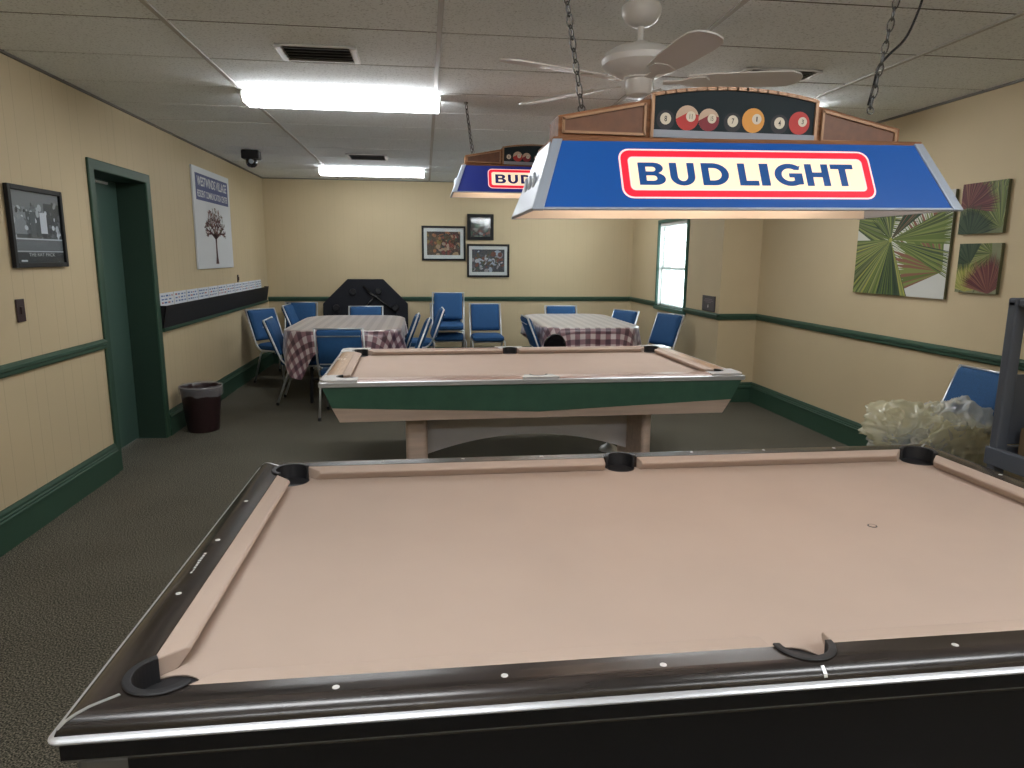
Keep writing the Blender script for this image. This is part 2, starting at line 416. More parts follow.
# suspended ceiling
GX = [-1.134+1.2192*i for i in range(-2, 6)]; GY = [3.485+.6096*j for j in range(-11, 12)]
cl = MB()
for i in range(len(GX)-1):
    for j in range(len(GY)-1):
        x0, x1 = max(GX[i]+.004, XL), min(GX[i+1]-.004, XR); y0, y1 = max(GY[j]+.008, YN), min(GY[j+1]-.008, YB)
        if x1-x0 < .02 or y1-y0 < .02: continue
        if y0 > YJ and x0 > XF: continue
        if y0 > YJ: x1 = min(x1, XF)
        dz = random.uniform(-.0012, .0012)
        cl.box(x0, x1, y0, y1, ZC+dz, ZC+.02)
ceil = struct(cl.build('ceiling', M['tile'], bevel=.003, seg=1))
cg = MB().box(XL-T, XR+T, YN-.1, YB+.1, ZC+.012, ZC+.06)
struct(cg.build('ceiling_slab', M['ceil_dark']))
g = MB()
for x in GX:
    if XL < x < XR: g.box(x-.012, x+.012, YN, YB if x < XF else YJ, ZC-.006, ZC+.004)
struct(g.build('ceiling_grid', M['tbar']))
M['tee'] = mat('dark_cross_tee', (.07, .068, .062), .8)  # dark colour paints the shadow lines between tile rows
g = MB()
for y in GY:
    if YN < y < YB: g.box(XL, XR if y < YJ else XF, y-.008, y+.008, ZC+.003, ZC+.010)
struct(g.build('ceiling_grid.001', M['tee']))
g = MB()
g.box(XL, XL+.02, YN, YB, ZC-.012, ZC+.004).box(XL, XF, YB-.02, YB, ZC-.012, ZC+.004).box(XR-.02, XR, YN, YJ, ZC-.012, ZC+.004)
struct(g.build('trim_9', mat('wall_angle', (.15, .145, .13), .6)))  # darkened to paint the shadow where ceiling meets wall

# baseboards and chair rails swept from a profile (d = distance from the wall)
BASE = [(0, 0), (.022, 0), (.022, .150), (.030, .153), (.030, .163), (.024, .168), (.024, .178), (.018, .183), (.018, .196), (.010, .212), (0, .212)]
RAIL = [(0, .875), (.016, .875), (.022, .884), (.022, .900), (.030, .906), (.030, .922), (.020, .932), (.008, .938), (0, .938)]
def run(name, prof, kind, a, b, fixed, sgn, m=None):
    if kind == 'y': fn = lambda p, t: Vector((fixed+sgn*p[0], t, p[1]))
    else: fn = lambda p, t: Vector((t, fixed+sgn*p[0], p[1]))
    return struct(MB().prism(prof, a, b, fn).build(name, m or M['green']))
run('baseboard_left', BASE, 'y', YN, 4.922, XL, 1)
run('baseboard_left.001', BASE, 'y', 5.945, YB, XL, 1)
run('baseboard_back', BASE, 'x', XL, XF, YB, -1)
run('baseboard_right', BASE, 'y', YN, YJ, XR, -1)
run('baseboard_right.001', BASE, 'y', YJ-.02, YB, XF, -1)
run('baseboard_right.002', BASE, 'x', XF-.02, XR, YJ, -1)
run('baseboard_front', BASE, 'x', XL, XR, YN, 1)
run('trim_1', RAIL, 'y', YN, 4.922, XL, 1)
run('trim_2', RAIL, 'x', XL, XF, YB, -1)
run('trim_3', RAIL, 'y', YN, YJ, XR, -1)
run('trim_4', RAIL, 'y', YJ-.03, WY0-.04, XF, -1)
run('trim_5', RAIL, 'y', WY1+.04, YB, XF, -1)
run('trim_6', RAIL, 'x', XF-.03, XR, YJ, -1)
run('trim_7', RAIL, 'x', XL, XR, YN, 1)

# door in the left wall: casing, deep jamb, green leaf
dr = bpy.data.objects.new('door_1', None); C.objects.link(dr); dr.location = (XL, (DY0+DY1)/2, 0); struct(dr, 'green door set deep in a green frame')
yc = (DY0+DY1)/2
c = MB()
c.prism([(4.922-yc, 0), (DY0-yc+.006, 0), (DY0-yc+.006, DZ-.006), (DY1-yc-.006, DZ-.006), (DY1-yc-.006, 0), (5.945-yc, 0), (5.945-yc, 2.115), (4.922-yc, 2.115)], 0, .018, lambda p, x: Vector((x, p[0], p[1])))
c.build('door_casing', M['green'], dr, bevel=.006)
c = MB()
c.box(-.25, .002, DY0-yc-.02, DY0-yc+.004, 0, DZ).box(-.25, .002, DY1-yc-.004, DY1-yc+.02, 0, DZ).box(-.25, .002, DY0-yc, DY1-yc, DZ-.006, DZ+.02)
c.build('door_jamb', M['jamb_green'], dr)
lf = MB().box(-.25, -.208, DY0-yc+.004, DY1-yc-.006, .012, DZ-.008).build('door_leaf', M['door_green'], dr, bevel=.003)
MB().box(-.207, -.190, DY0-yc+.48, DY0-yc+.70, DZ-.040, DZ-.022).build('door_closer', M['white'], dr, bevel=.004)  # white strip painted as light showing through the gap above the leaf
k = MB().lathe([(.001, 0), (.03, .0), (.03, .006), (.012, .01), (.012, .035), (.027, .042), (.03, .06), (.02, .072), (.001, .074)], seg=20, mtx=Matrix.Translation((-.208, DY0-yc+.07, 1.0)) @ Matrix.Rotation(PI/2, 4, 'Y'))
k.build('door_knob', M['steel'], dr, smooth=True)

# window in the bay
wn = bpy.data.objects.new('window_1', None); C.objects.link(wn); wn.location = (XF, (WY0+WY1)/2, WZ0); struct(wn, 'bright window with blinds and dark green frame')
hy, hz = (WY1-WY0)/2, WZ1-WZ0
c = MB()
for a, b in ((-hy-.04, -hy+.004), (hy-.004, hy+.04)): c.box(-.022, .004, a, b, -.04, hz+.035)
c.box(-.022, .004, -hy-.04, hy+.04, hz-.004, hz+.035).box(-.035, .004, -hy-.05, hy+.05, -.04, .004)
c.box(.0, T, -hy-.01, -hy+.008, 0, hz).box(.0, T, hy-.008, hy+.01, 0, hz).box(0, T, -hy, hy, hz-.008, hz+.01).box(0, T, -hy, hy, -.01, .008)
c.build('window_frame', M['teal_frame'], wn, bevel=.003)
c = MB()
for a, b in ((-hy+.008, -hy+.010), (hy-.010, hy-.008)): c.box(.002, T, a, b, .01, hz-.01)
c.build('reveal', M['white'], wn)
c = MB()
c = MB()
for z0, z1, x in ((.01, hz*.46+.02, .040), (hz*.46-.02, hz-.01, .058)):
    c.box(x, x+.016, -hy+.008, -hy+.03, z0, z1).box(x, x+.016, hy-.03, hy-.008, z0, z1).box(x, x+.016, -hy+.008, hy-.008, z0, z0+.03).box(x, x+.016, -hy+.008, hy-.008, z1-.03, z1)
sash = c.build('sash', M['white'], wn, bevel=.002)
MB().box(.046, .049, -hy+.028, hy-.028, .035, hz*.46).build('pane', M['glass'], sash)
MB().box(.064, .067, -hy+.028, hy-.028, hz*.46, hz-.035).build('pane', M['glass'], sash)
bl = MB()
nsl = 24
for i in range(nsl):
    z = .03 + i*(hz-.08)/(nsl-1)
    bl.box(-.013, .013, -hy+.02, hy-.02, -.0006, .0006, Matrix.Translation((.018, 0, z)) @ Matrix.Rotation(.12, 4, 'Y'))
bd = bl.build('blinds', M['blind'], wn)
MB().box(.003, .034, -hy+.012, hy-.012, hz-.045, hz-.008).build('headrail', M['white'], bd)

# ---------------------------------------------------------------- fluorescent lights, vents, camera dome
def ceiling_light(label, cx, cy, L=1.245, tube='tube'):
    t = thing('ceiling_light', label, 'ceiling light', (cx, cy, ZC-.002), 0, 'fluorescent ceiling lights')
    h = L/2
    MB().box(-h, h, -.086, .086, -.016, -.002).build('housing', M['white'], t)
    prof = [(-.086, -.014), (-.120, -.050), (-.095, -.078), (.095, -.078), (.120, -.050), (.086, -.014)]
    MB().prism(prof, -h+.012, h-.012, lambda p, x: Vector((x, p[0], p[1]))).build('diffuser', M[tube], t)
    pe = [(p[0]*1.03, p[1]*1.03) for p in prof]
    for s in (-1, 1):
        MB().prism(pe, s*h-(.012 if s > 0 else 0), s*h+(0 if s > 0 else .012), lambda p, x: Vector((x, p[0], p[1]))).build('end_cap', M['white'], t)
    return t
ceiling_light('larger bright fluorescent ceiling light with the vent in front of it', -.50, 4.83)
ceiling_light('smaller looking fluorescent ceiling light near the back wall', -.60, 8.74, tube='tube_old')
ceiling_light('fluorescent ceiling light over the near left end of the nearest pool table', -.51, .75)  # out of view, added to lift the light on the near area
ceiling_light('fluorescent ceiling light over the near right end of the nearest pool table', 1.914, .55)  # out of view, added to brighten the near right side
ceiling_light('fluorescent ceiling light hidden behind the crest of the near hanging lamp', 2.08, 4.83)
ceiling_light('fluorescent ceiling light behind the viewer by the left wall', -.51, -1.5)  # unseen, added for more light from behind the camera
ceiling_light('fluorescent ceiling light behind the viewer by the right wall', 1.914, -1.5)  # unseen, added with its left twin to light the near surfaces
ceiling_light('fluorescent ceiling light above the second checked table near the window', 1.90, 8.74, tube='tube_old')

def vent(label, cx, cy, lx, ly):
    t = thing('ceiling_vent', label, 'ceiling vent', (cx, cy, ZC-.001), 0, 'ceiling vents')
    a, b = lx/2, ly/2
    c = MB().box(-a, -a+.035, -b, b, -.016, 0).box(a-.035, a, -b, b, -.016, 0).box(-a, a, -b, -b+.018, -.010, 0).box(-a, a, b-.018, b, -.010, 0)
    c.build('vent_frame', M['vent_white'], t, bevel=.003)
    MB().box(-a+.02, a-.02, -b+.01, b-.01, -.004, 0).build('vent_backing', M['black'], t)
    n = 5; lv = MB()
    for i in range(n):
        y = -b+.03+(ly-.06)*i/(n-1)
        lv.box(-a+.03, a-.03, -.017, .017, -.001, .001, Matrix.Translation((0, y, -.013)) @ Matrix.Rotation(.32, 4, 'X'))
    lv.build('louvre', M['vent_dark'], t)
vent('ceiling vent in front of the larger fluorescent light', -.522, 3.89, .40, .27)
vent('small ceiling vent beside the light near the back wall', -.575, 7.67, .42, .34)
vent('ceiling vent behind the fan blade and the near hanging lamp', 1.98, 3.90, .44, .18)

t = thing('security_camera', 'small black dome camera on the ceiling near the left wall', 'camera', (-1.70, 7.45, ZC-.002))
MB().box(-.085, .085, -.07, .07, -.085, 0).build('camera_mount', M['black'], t, bevel=.012)
MB().lathe([(.001, -.165), (.03, -.160), (.05, -.140), (.056, -.115), (.055, -.085)], seg=24).build('camera_dome', M['black_gloss'], t, smooth=True)
MB().lathe([(.001, 0), (.022, 0), (.022, .02), (.001, .02)], seg=18, mtx=Matrix.Translation((.01, -.058, -.112)) @ Matrix.Rotation(PI/2, 4, 'X')).build('lens', M['silver'], t, smooth=True)

# ---------------------------------------------------------------- ceiling fan
t = thing('ceiling_fan', 'white ceiling fan with downrod above the near hanging lamp', 'ceiling fan', (.91, 3.0, ZC-.002))
MB().lathe([(.078, 0), (.082, -.012), (.080, -.035), (.066, -.060), (.040, -.076), (.018, -.080), (.001, -.080)], seg=36).build('canopy', M['fan_white'], t, smooth=True)
MB().lathe([(.013, -.078), (.013, -.135), (.03, -.14), (.04, -.155), (.035, -.16)], seg=20).build('downrod', M['fan_white'], t, smooth=True)
MB().lathe([(.03, -.150), (.06, -.160), (.115, -.170), (.145, -.188), (.160, -.212), (.157, -.235), (.135, -.255), (.095, -.272), (.060, -.282), (.001, -.282)], seg=40).build('motor_housing', M['fan_white'], t, smooth=True)
MB().lathe([(.062, -.280), (.063, -.287), (.056, -.290), (.057, -.335), (.048, -.350), (.025, -.357), (.001, -.358)], seg=30).build('switch_housing', M['fan_white'], t, smooth=True)
for i in range(5):
    a = math.radians(-86+72*i)
    mt = Matrix.Rotation(a, 4, 'Z') @ Matrix.Translation((0, 0, -.296)) @ Matrix.Rotation(math.radians(-11), 4, 'X')
    out = [(.20, -.048), (.34, -.064), (.54, -.070), (.61, -.066), (.645, -.045), (.66, -.015), (.66, .015), (.645, .045), (.61, .066), (.54, .070), (.34, .064), (.20, .048)]
    b = MB().prism(out, -.003, .003, lambda p, z: mt @ Vector((p[0], p[1], z))).build('blade', M['fan_white'], t)
    bo = [(.10, -.016), (.17, -.014), (.21, -.040), (.27, -.045), (.29, -.012), (.29, .012), (.27, .045), (.21, .040), (.17, .014), (.10, .016)]
    MB().prism(bo, -.008, -.0032, lambda p, z: mt @ Vector((p[0], p[1], z))).build('blade_bracket', M['fan_white'], b)

# ---------------------------------------------------------------- hanging pool table lamps
def links(path, pitch=.030, wire=.0022, lw=.0085):
    m = MB(); P = [Vector(p) for p in path]
    seg = [(P[i+1]-P[i]).length for i in range(len(P)-1)]; tot = sum(seg); n = int(tot/pitch)
    def at(d):
        for i, s in enumerate(seg):
            if d <= s or i == len(seg)-1: return P[i]+(P[i+1]-P[i])*(d/s), (P[i+1]-P[i]).normalized()
            d -= s
    for k in range(n):
        c, dr_ = at((k+.5)*tot/n)
        side = dr_.orthogonal().normalized()
        if k % 2: side = dr_.cross(side)
        hl = pitch*.66
        pts = [c + dr_*(hl*math.sin(2*PI*q/12)) * 1.0 + side*(lw*math.cos(2*PI*q/12)) for q in range(12)]
        m.tube(pts, wire, 5, closed=True)
    return m

CAP = 24.0; LEFT = dict(B=637, U=667.5, D=698.7, L=735, I=756.8, G=771.3, H=803, T=829.6); WID = dict(B=25.8, U=24.4, D=26.7, L=19.4, I=9.0, G=28.2, H=24.0, T=23.4)
def glyph(ch, w, h=1.0):
    s = .30; bt = .22
    if ch == 'B':
        return [[(0, 0), (w*.62, 0)]+arc(w*.62, .27, w*.38, .27, -90, 62, 10)+arc(w*.58, .755, w*.36, .245, -62, 90, 10)+[(0, 1)],
                [(s, .19), (s, .42), (w*.55, .42)]+arc(w*.55, .305, w*.13, .115, 90, -90, 8), [(s, .60), (s, .81), (w*.53, .81)]+arc(w*.53, .705, w*.12, .105, 90, -90, 8)]
    if ch == 'U':
        return [[(0, 1), (0, .40)]+arc(w/2, .40, w/2, .42, 180, 360, 18)+[(w, 1), (w-s, 1)]+arc(w/2, .40, w/2-s, .22, 360, 180, 14)+[(s, 1)]]
    if ch == 'D':
        return [[(0, 0), (w*.42, 0)]+arc(w*.42, .5, w*.58, .5, -90, 90, 20)+[(0, 1)], [(s, bt), (s, 1-bt), (w*.42, 1-bt)]+arc(w*.42, .5, w*.58-s, .5-bt, 90, -90, 16)]
    if ch == 'L': return [[(0, 0), (w, 0), (w, bt), (s, bt), (s, 1), (0, 1)]]
    if ch == 'I': return [[(0, 0), (w, 0), (w, 1), (0, 1)]]
    if ch == 'H': return [[(0, 0), (s, 0), (s, .40), (w-s, .40), (w-s, 0), (w, 0), (w, 1), (w-s, 1), (w-s, .62), (s, .62), (s, 1), (0, 1)]]
    if ch == 'T': return [[(w/2-s/2, 0), (w/2+s/2, 0), (w/2+s/2, 1-bt), (w, 1-bt), (w, 1), (0, 1), (0, 1-bt), (w/2-s/2, 1-bt)]]
    if ch == 'G':
        return [[(w*.97, .93), (w*.90, .72)]+arc(w*.55, .5, w*.55-s, .29, 52, 302, 18)+[(w*.69, .26), (w*.69, .38), (w*.52, .38), (w*.52, .57), (w, .57), (w, .07)]+arc(w*.55, .5, w*.55, .51, 300, 50, 22)]

def lamp(label, loc, chains, far=False):
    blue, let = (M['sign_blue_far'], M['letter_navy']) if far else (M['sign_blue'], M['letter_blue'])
    t = thing('billiard_lamp', label, 'hanging lamp', loc, 0, 'pool table lamps')
    XB, XT, YB_, YT, H = .592, .524, .210, .116, .184
    for s in (-1, 1):                       # long sign panels, front and back
        def P(u, v, n=0):                   # u along x -1..1, v 0..1 up the slope
            hx = XB+(XT-XB)*v; y = s*(YB_+(YT-YB_)*v); nn = Vector((0, s*H, YB_-YT)).normalized()*n
            return Vector((u*hx, y, v*H)) + nn
        q = [(-1, 0), (1, 0), (1, 1), (-1, 1)]
        pan = MB().prism(q, 0, .005, lambda p, n: P(p[0], p[1], n)).build('sign_panel', blue, t)
        ia = MB().prism([(-.995, .01), (.995, .01), (.995, .99), (-.995, .99)], -.006, -.001, lambda p, n: P(p[0], p[1], n)).build('reflector', M['lamp_inner'], t)
        # printed emblem on the panel
        sl = math.hypot(H, YB_-YT); ux = Vector((-s, 0, 0)) ; uy = Vector((0, s*(YT-YB_), H)).normalized(); un = ux.cross(uy)
        if s < 0: ux = Vector((1, 0, 0)); un = ux.cross(uy)
        o = P(0, 0, .0056); mt = basis(o, ux, uy, un)
        x0, x1, y0, y1 = -.358, .356, .030, .180
        curve2d([rrect(x0, y0, x1, y1, .030), rrect(x0+.005, y0+.005, x1-.005, y1-.005, .026)[::-1]], 'emblem_border', M['sign_pink'], pan, mt, .0004)
        curve2d([rrect(x0+.005, y0+.005, x1-.005, y1-.005, .026), rrect(x0+.024, y0+.024, x1-.024, y1-.024, .014)[::-1]], 'emblem_border', M['sign_red'], pan, mt, .0006)
        curve2d([rrect(x0+.024, y0+.024, x1-.024, y1-.024, .014), rrect(x0+.028, y0+.028, x1-.028, y1-.028, .011)[::-1]], 'emblem_border', M['sign_pink'], pan, mt, .0006)
        curve2d([rrect(x0+.028, y0+.028, x1-.028, y1-.028, .011)], 'emblem_field', M['sign_cream'], pan, mt, .0004)
        ch = .068; k = .610/216.0; bx = -.3085; by = .070
        spl = []
        for c_ in 'BUDLIGHT':
            lx = bx+(LEFT[c_]-637)*k; wd = WID[c_]*k/ch
            for sp in glyph(c_, wd): spl.append([(lx+p[0]*ch, by+p[1]*ch) for p in sp])
        curve2d(spl, 'lettering', let, pan, mt, .0010)
        # silver edging down both slanted ends and a thin lip below
        e = MB()
        for u0, u1 in ((-1.012, -.962), (.962, 1.012)):
            e.prism([(u0, -.02), (u1, -.02), (u1, 1), (u0, 1)], 0, .010, lambda p, n: P(p[0], p[1], n))
        e.prism([(-1, -.015), (1, -.015), (1, .02), (-1, .02)], 0, .008, lambda p, n: P(p[0], p[1], n))
        e.build('edge_trim', M['silver'], t, bevel=.002)
    for s in (-1, 1):                       # moulded silver end caps
        def Q(v, w, n=0):
            nn = Vector((s*H, 0, XB-XT)).normalized()*n
            return Vector((s*(XB+(XT-XB)*v), w*(YB_+(YT-YB_)*v), v*H)) + nn
        cap = MB().prism([(0, -1), (0, 1), (.8, 1), (1, .8), (1, -.8), (.8, -1)], -.004, .008, lambda p, n: Q(p[0], p[1], n)).build('end_cap', M['silver'], t, bevel=.003)
        e = MB()
        for w0 in (-.45, 0, .45): e.lathe([(.001, .009), (.026, .009), (.022, .014), (.001, .016)], seg=14, mtx=Matrix.Translation(Q(.45, w0, 0)) @ Matrix.Rotation(s*PI/2, 4, 'Y'))
        e.build('cap_relief', M['silver'], cap, smooth=True)
    MB().box(-XT-.006, XT+.006, -YT-.006, YT+.006, H-.008, H+.010).build('top_board', M['wood_lamp'], t, bevel=.003)
    # wooden crest with a raised middle
    z0 = H+.009
    HW = .244
    out = [(-.500, 0), (.500, 0), (.500, .054), (HW, .106)]+[(x, .122+.024*(1-(x/HW)**2)) for x in [HW-2*HW*i/16 for i in range(17)]]+[(-HW, .106), (-.500, .054)]
    cr = MB().prism(out, -.068, .068, lambda p, y: Vector((p[0], y, p[1]))).build('wooden_crest', M['wood_lamp'], t)
    cr.location = (-.006, 0, z0); cr.rotation_euler = (0, .020, 0)
    for s in (-1, 1):
        y = s*.0685
        def strip(mb, pts, wd, th=.007):
            for a, b in zip(pts[:-1], pts[1:]):
                a = Vector((a[0], 0, a[1])); b = Vector((b[0], 0, b[1])); d = (b-a).normalized(); n = Vector((-d.z, 0, d.x))*wd/2
                mb.prism([a-n-d*wd*.3, b-n+d*wd*.3, b+n+d*wd*.3, a+n-d*wd*.3], 0, th, lambda p, q: Vector((p.x, y+s*q, p.z)))
        for e in (-1, 1):
            poly = [(e*.260, .012), (e*.486, .012), (e*.486, .046), (e*.260, .092)]
            MB().prism(poly, 0, .002, lambda p, q: Vector((p[0], y+s*q, p[1]))).build('inset_panel', M['wood_lamp_dark'], cr)
            f = MB(); strip(f, poly+poly[:1], .007); f.build('gilt_frame', M['gold'], cr)
        W2 = HW-.009
        arcp = [(x, .114+.023*(1-(x/W2)**2)) for x in [W2-2*W2*i/16 for i in range(17)]]
        MB().prism([(-W2, .014), (W2, .014)]+arcp, 0, .0015, lambda p, q: Vector((p[0], y+s*q, p[1]))).build('ball_window', M['dark_teal'], cr)
        f = MB(); strip(f, [(-W2-.004, .008), (-W2-.004, .116)], .009); strip(f, [(W2+.004, .008), (W2+.004, .116)], .009); strip(f, [(p[0], p[1]+.004) for p in arcp], .009)
        f.build('window_frame', M['gold'], cr)
        MB().box(-W2, W2, min(y, y+s*.008), max(y, y+s*.008), .006, .026).build('ball_shelf', M['lamp_shelf'], cr)
        wht = flat((.62, .55, .44)); red = flat((.42, .035, .03)); mar = flat((.20, .02, .03)); yel = flat((.62, .28, .05)); drk = flat((.022, .022, .026)); blk = flat((.01, .01, .01)); crm = flat((.5, .36, .26))
        balls = [(.034, drk, None, .026, '8'), (.096, red, 'stripe', .033, '11'), (.158, mar, 'stripe', .030, '15'), (.228, drk, None, .026, '7'), (.288, yel, None, .033, '1'), (.366, drk, None, .026, '4'), (.425, red, None, .031, '3')]
        mtb = basis((-.235, y-.002, 0), (1, 0, 0), (0, 0, 1), (0, -1, 0)) if s < 0 else basis((.235, y+.002, 0), (-1, 0, 0), (0, 0, 1), (0, 1, 0))
        for bx_, bc, kind, r, num in balls:
            a = Art(.47, .15); by_ = .027+r
            if kind:
                a.disc(bx_, by_, r, r, crm, 1)
                a.poly([(bx_-r*.98, by_-r*.1)]+[(bx_+r*math.cos(q), by_+r*math.sin(q)) for q in [PI*1.03+i*PI*.94/12 for i in range(13)]]+[(bx_+r*.95, by_+r*.28), (bx_, by_+r*.42)], bc, 2)
            else: a.disc(bx_, by_, r, r, bc, 1)
            solid = kind or bc is not drk
            ox = r*.30 if solid else 0; rw = r*.42 if solid else r*.60
            a.disc(bx_+ox, by_+r*.12, rw, rw, wht, 3)
            a.build('ball_print', cr, mtb)
            sz = rw*.95; ww = sz*(.62 if len(num) == 2 else (.26 if num == '1' else .5))
            text_mesh(num, ww, sz, blk, 'ball_number', cr, mtb @ Matrix.Translation((bx_+ox-ww/2, by_+r*.12-sz/2, .0012)), bold=.01)
    for x in (-.33, 0, .33):                # sockets and bulbs under the top board
        so = MB().lathe([(.022, 0), (.022, -.045), (.016, -.05)], (x, 0, H-.004), 18).build('bulb_socket', M['white'], t, smooth=True)
        MB().lathe([(.012, -.045), (.020, -.058), (.030, -.080), (.030, -.095), (.018, -.112), (.001, -.117)], (x, 0, H-.004), 18).build('bulb', M['bulb'], so, smooth=True)
    for path in chains:
        c_ = links([Vector(p)-Vector(loc) for p in path]).build('chain', M['chain'], t)
        p0 = Vector(path[0])-Vector(loc); p1 = Vector(path[-1])-Vector(loc)
        ring = [p0+Vector((.010*math.cos(2*PI*i/14), 0, .010*math.sin(2*PI*i/14)-.006)) for i in range(14)]
        MB().tube(ring, .002, 6, closed=True).build('chain_ring', M['chain'], c_)
        MB().lathe([(.001, 0), (.014, 0), (.012, -.008), (.004, -.014), (.001, -.014)], p1+Vector((0, 0, .014)), 12).build('ceiling_hook', M['grey_metal'], c_)
    return t
near = lamp('nearest blue hanging pool table lamp with brown crest of billiard balls', (.874, 2.0, 1.628),
     [[(.448, 2.0, 1.922), (.352, 2.0, 2.515)], [(1.318, 2.0, 1.934), (1.422, 2.0, 2.515)]])
near.rotation_euler = (0, -.0135, 0)
cd = smooth_path([(1.318, 2.012, 1.945), (1.331, 2.012, 2.005), (1.340, 2.012, 2.05), (1.368, 2.01, 2.085), (1.415, 2.0, 2.138), (1.455, 2.0, 2.25), (1.475, 2.0, 2.38), (1.485, 2.0, 2.524)], 6)
MB().tube([Vector(p)-Vector((.874, 2.0, 1.628)) for p in cd], .0035, 7).build('power_cord', M['black'], near, smooth=True)
lamp('farther blue hanging lamp above the green sided table, partly hidden', (.792, 4.97, 1.925),
     [[(.345, 4.915, 2.190), (.296, 4.93, 2.515)], [(.345, 5.03, 2.190), (.296, 4.935, 2.515)], [(1.245, 4.915, 2.190), (1.348, 4.93, 2.515)], [(1.245, 5.03, 2.190), (1.348, 4.935, 2.515)]], far=True)

# ---------------------------------------------------------------- pool tables
def pool_table(label, loc, rz, Hx, Hy, zt, mats, body, tz0=-.031, tz1=-.022):
    t = thing('pool_table', label, 'pool table', loc, rz, 'pool tables')
    hx, hy = 1.118, .559
    rx, ry = Hx-hx, Hy-hy
    pk = [(sx*(hx+.014), sy*(hy+.014), .057, math.atan2(sy, sx)) for sx in (-1, 1) for sy in (-1, 1)] + [(0, sy*(hy+.048), .052, sy*PI/2) for sy in (-1, 1)]
    cut = MB()
    for x, y, r, a in pk: cut.lathe([(r, zt-.3), (r, zt+.1)], (x, y, 0), 36)
    cutter = cut.build('cutter', None)
    zb = zt-.038
    bed = MB().box(-hx-.055, hx+.055, -hy-.055, hy+.055, zb-.03, zb).build('bed_cloth', mats['felt'])
    boolean(bed, cutter); bed.parent = t
    if mats.get('spot'):
        for px, ring in ((.559, True),):
            s = MB().lathe([(.013, zb), (.013, zb+.0008), (.001, zb+.0008)], (px, 0, 0), 24).build('foot_spot', mats['spot'], bed)
            MB().lathe([(.009, zb+.0008), (.009, zb+.0012), (.001, zb+.0012)], (px, 0, 0), 24).build('spot_centre', mats['felt'], bed)
    # rails: profile by distance d outward from the nose line (scaled to the rail width)
    def prof(wd): return [(.050, zb), (.050, zt), (wd*.70, zt+.0015), (wd*.80, zt-.0005), (wd*.88, zt-.005), (wd*.94, zt-.012), (wd*.965, zt-.020), (wd*.965, zb)]
    segs = [('side', -1, 1, -1), ('side', 1, 1, -1), ('side', -1, -1, -1), ('side', 1, -1, -1), ('end', -1, 0, 0), ('end', 1, 0, 0)]
    rails = []
    for kind, sx, sy, _ in segs:
        m = MB(); pr = prof(ry if kind == 'side' else rx)
        if kind == 'side':
            r0 = [Vector((0, sy*(hy+d), z)) for d, z in pr]; r1 = [Vector((sx*(hx+d*rx/ry), sy*(hy+d), z)) for d, z in pr]
        else:
            r0 = [Vector((sx*(hx+d), -(hy+d*ry/rx), z)) for d, z in pr]; r1 = [Vector((sx*(hx+d), (hy+d*ry/rx), z)) for d, z in pr]
        m.loft([r0, r1])
        o = m.build('side_rail' if kind == 'side' else 'end_rail', mats[kind]); boolean(o, cutter); o.parent = t
        for p in o.data.polygons: p.use_smooth = True
        try: o.data.set_sharp_from_angle(angle=math.radians(30))
        except Exception: pass
        rails.append(o)
        pts = [(sx*hx*k/4, sy*(hy+.050+(ry-.05)*.42)) for k in (1, 2, 3)] if kind == 'side' else [(sx*(hx+.050+(rx-.05)*.42), hy*k/2) for k in (-1, 0, 1)]
        for x, y in pts:
            MB().lathe([(.0065, 0), (.006, .0008), (.001, .001)], (x, y, zt+.0008), 16).build('sight', mats['sight'], o)
        # cushion
        c = MB()
        cp = [(.050, zb), (.050, zt), (.006, zt-.004), (0, zt-.010), (.003, zt-.016), (.020, zb)]
        if kind == 'side':
            e0 = lambda d: (.066-.006*min(1, d/.05)); e1 = lambda d: hx-.082+.050*min(1, d/.05)
            c.loft([[Vector((sx*e0(d), sy*(hy+d), z)) for d, z in cp], [Vector((sx*e1(d), sy*(hy+d), z)) for d, z in cp]])
        else:
            e1 = lambda d: hy-.082+.050*min(1, d/.05)
            c.loft([[Vector((sx*(hx+d), -e1(d), z)) for d, z in cp], [Vector((sx*(hx+d), e1(d), z)) for d, z in cp]])
        c.build('cushion', mats['felt'], t, bevel=.003)
    if mats.get('inlay'):
        drop = ((.66, .0012), (.70, .0015), (.80, -.0005), (.88, -.005), (.94, -.012))
        def inlay(pts, side):
            m = MB()
            m.loft([[p-side*.0032, p+side*.0032, p+side*.0032+Vector((0, 0, .0011)), p-side*.0032+Vector((0, 0, .0011))] for p in pts])
            m.build('mitre_inlay', mats['inlay'], t)
        for sx in (-1, 1):
            for sy in (-1, 1):
                pts = [Vector((sx*(hx+.064), sy*(hy+.064), zt+.0004))]+[Vector((sx*(hx+rx*f), sy*(hy+ry*f), zt+z)) for f, z in drop]
                inlay(pts, Vector((-sy*sx, 1, 0)).normalized() if True else None)
        for sy in (-1, 1): inlay([Vector((0, sy*(hy+ry*f), zt+z+.0004)) for f, z in ((.855, -.0032), (.88, -.005), (.94, -.012), (.96, -.017))], Vector((1, 0, 0)))
    # metal trim round the outside
    loop = []
    R = .014
    for cx, cy, a0 in ((Hx-R, Hy-R, 0), (-Hx+R, Hy-R, 90), (-Hx+R, -Hy+R, 180), (Hx-R, -Hy+R, 270)):
        for i in range(7):
            a = math.radians(a0+15*i); loop.append((cx+R*math.cos(a), cy+R*math.sin(a), math.cos(a), math.sin(a)))
    tr = MB()
    za, zc = zt+tz0, zt+tz1
    prt = [(-.008, za), (.004, za), (.007, za+.003), (.007, zc-.004), (.004, zc-.001), (-.008, zc+.001)]
    tr.loft([[Vector((x+nx*d, y+ny*d, z)) for d, z in prt] for x, y, nx, ny in loop], closed=True)
    tr.build('edge_trim', mats['trim'], t, smooth=True)
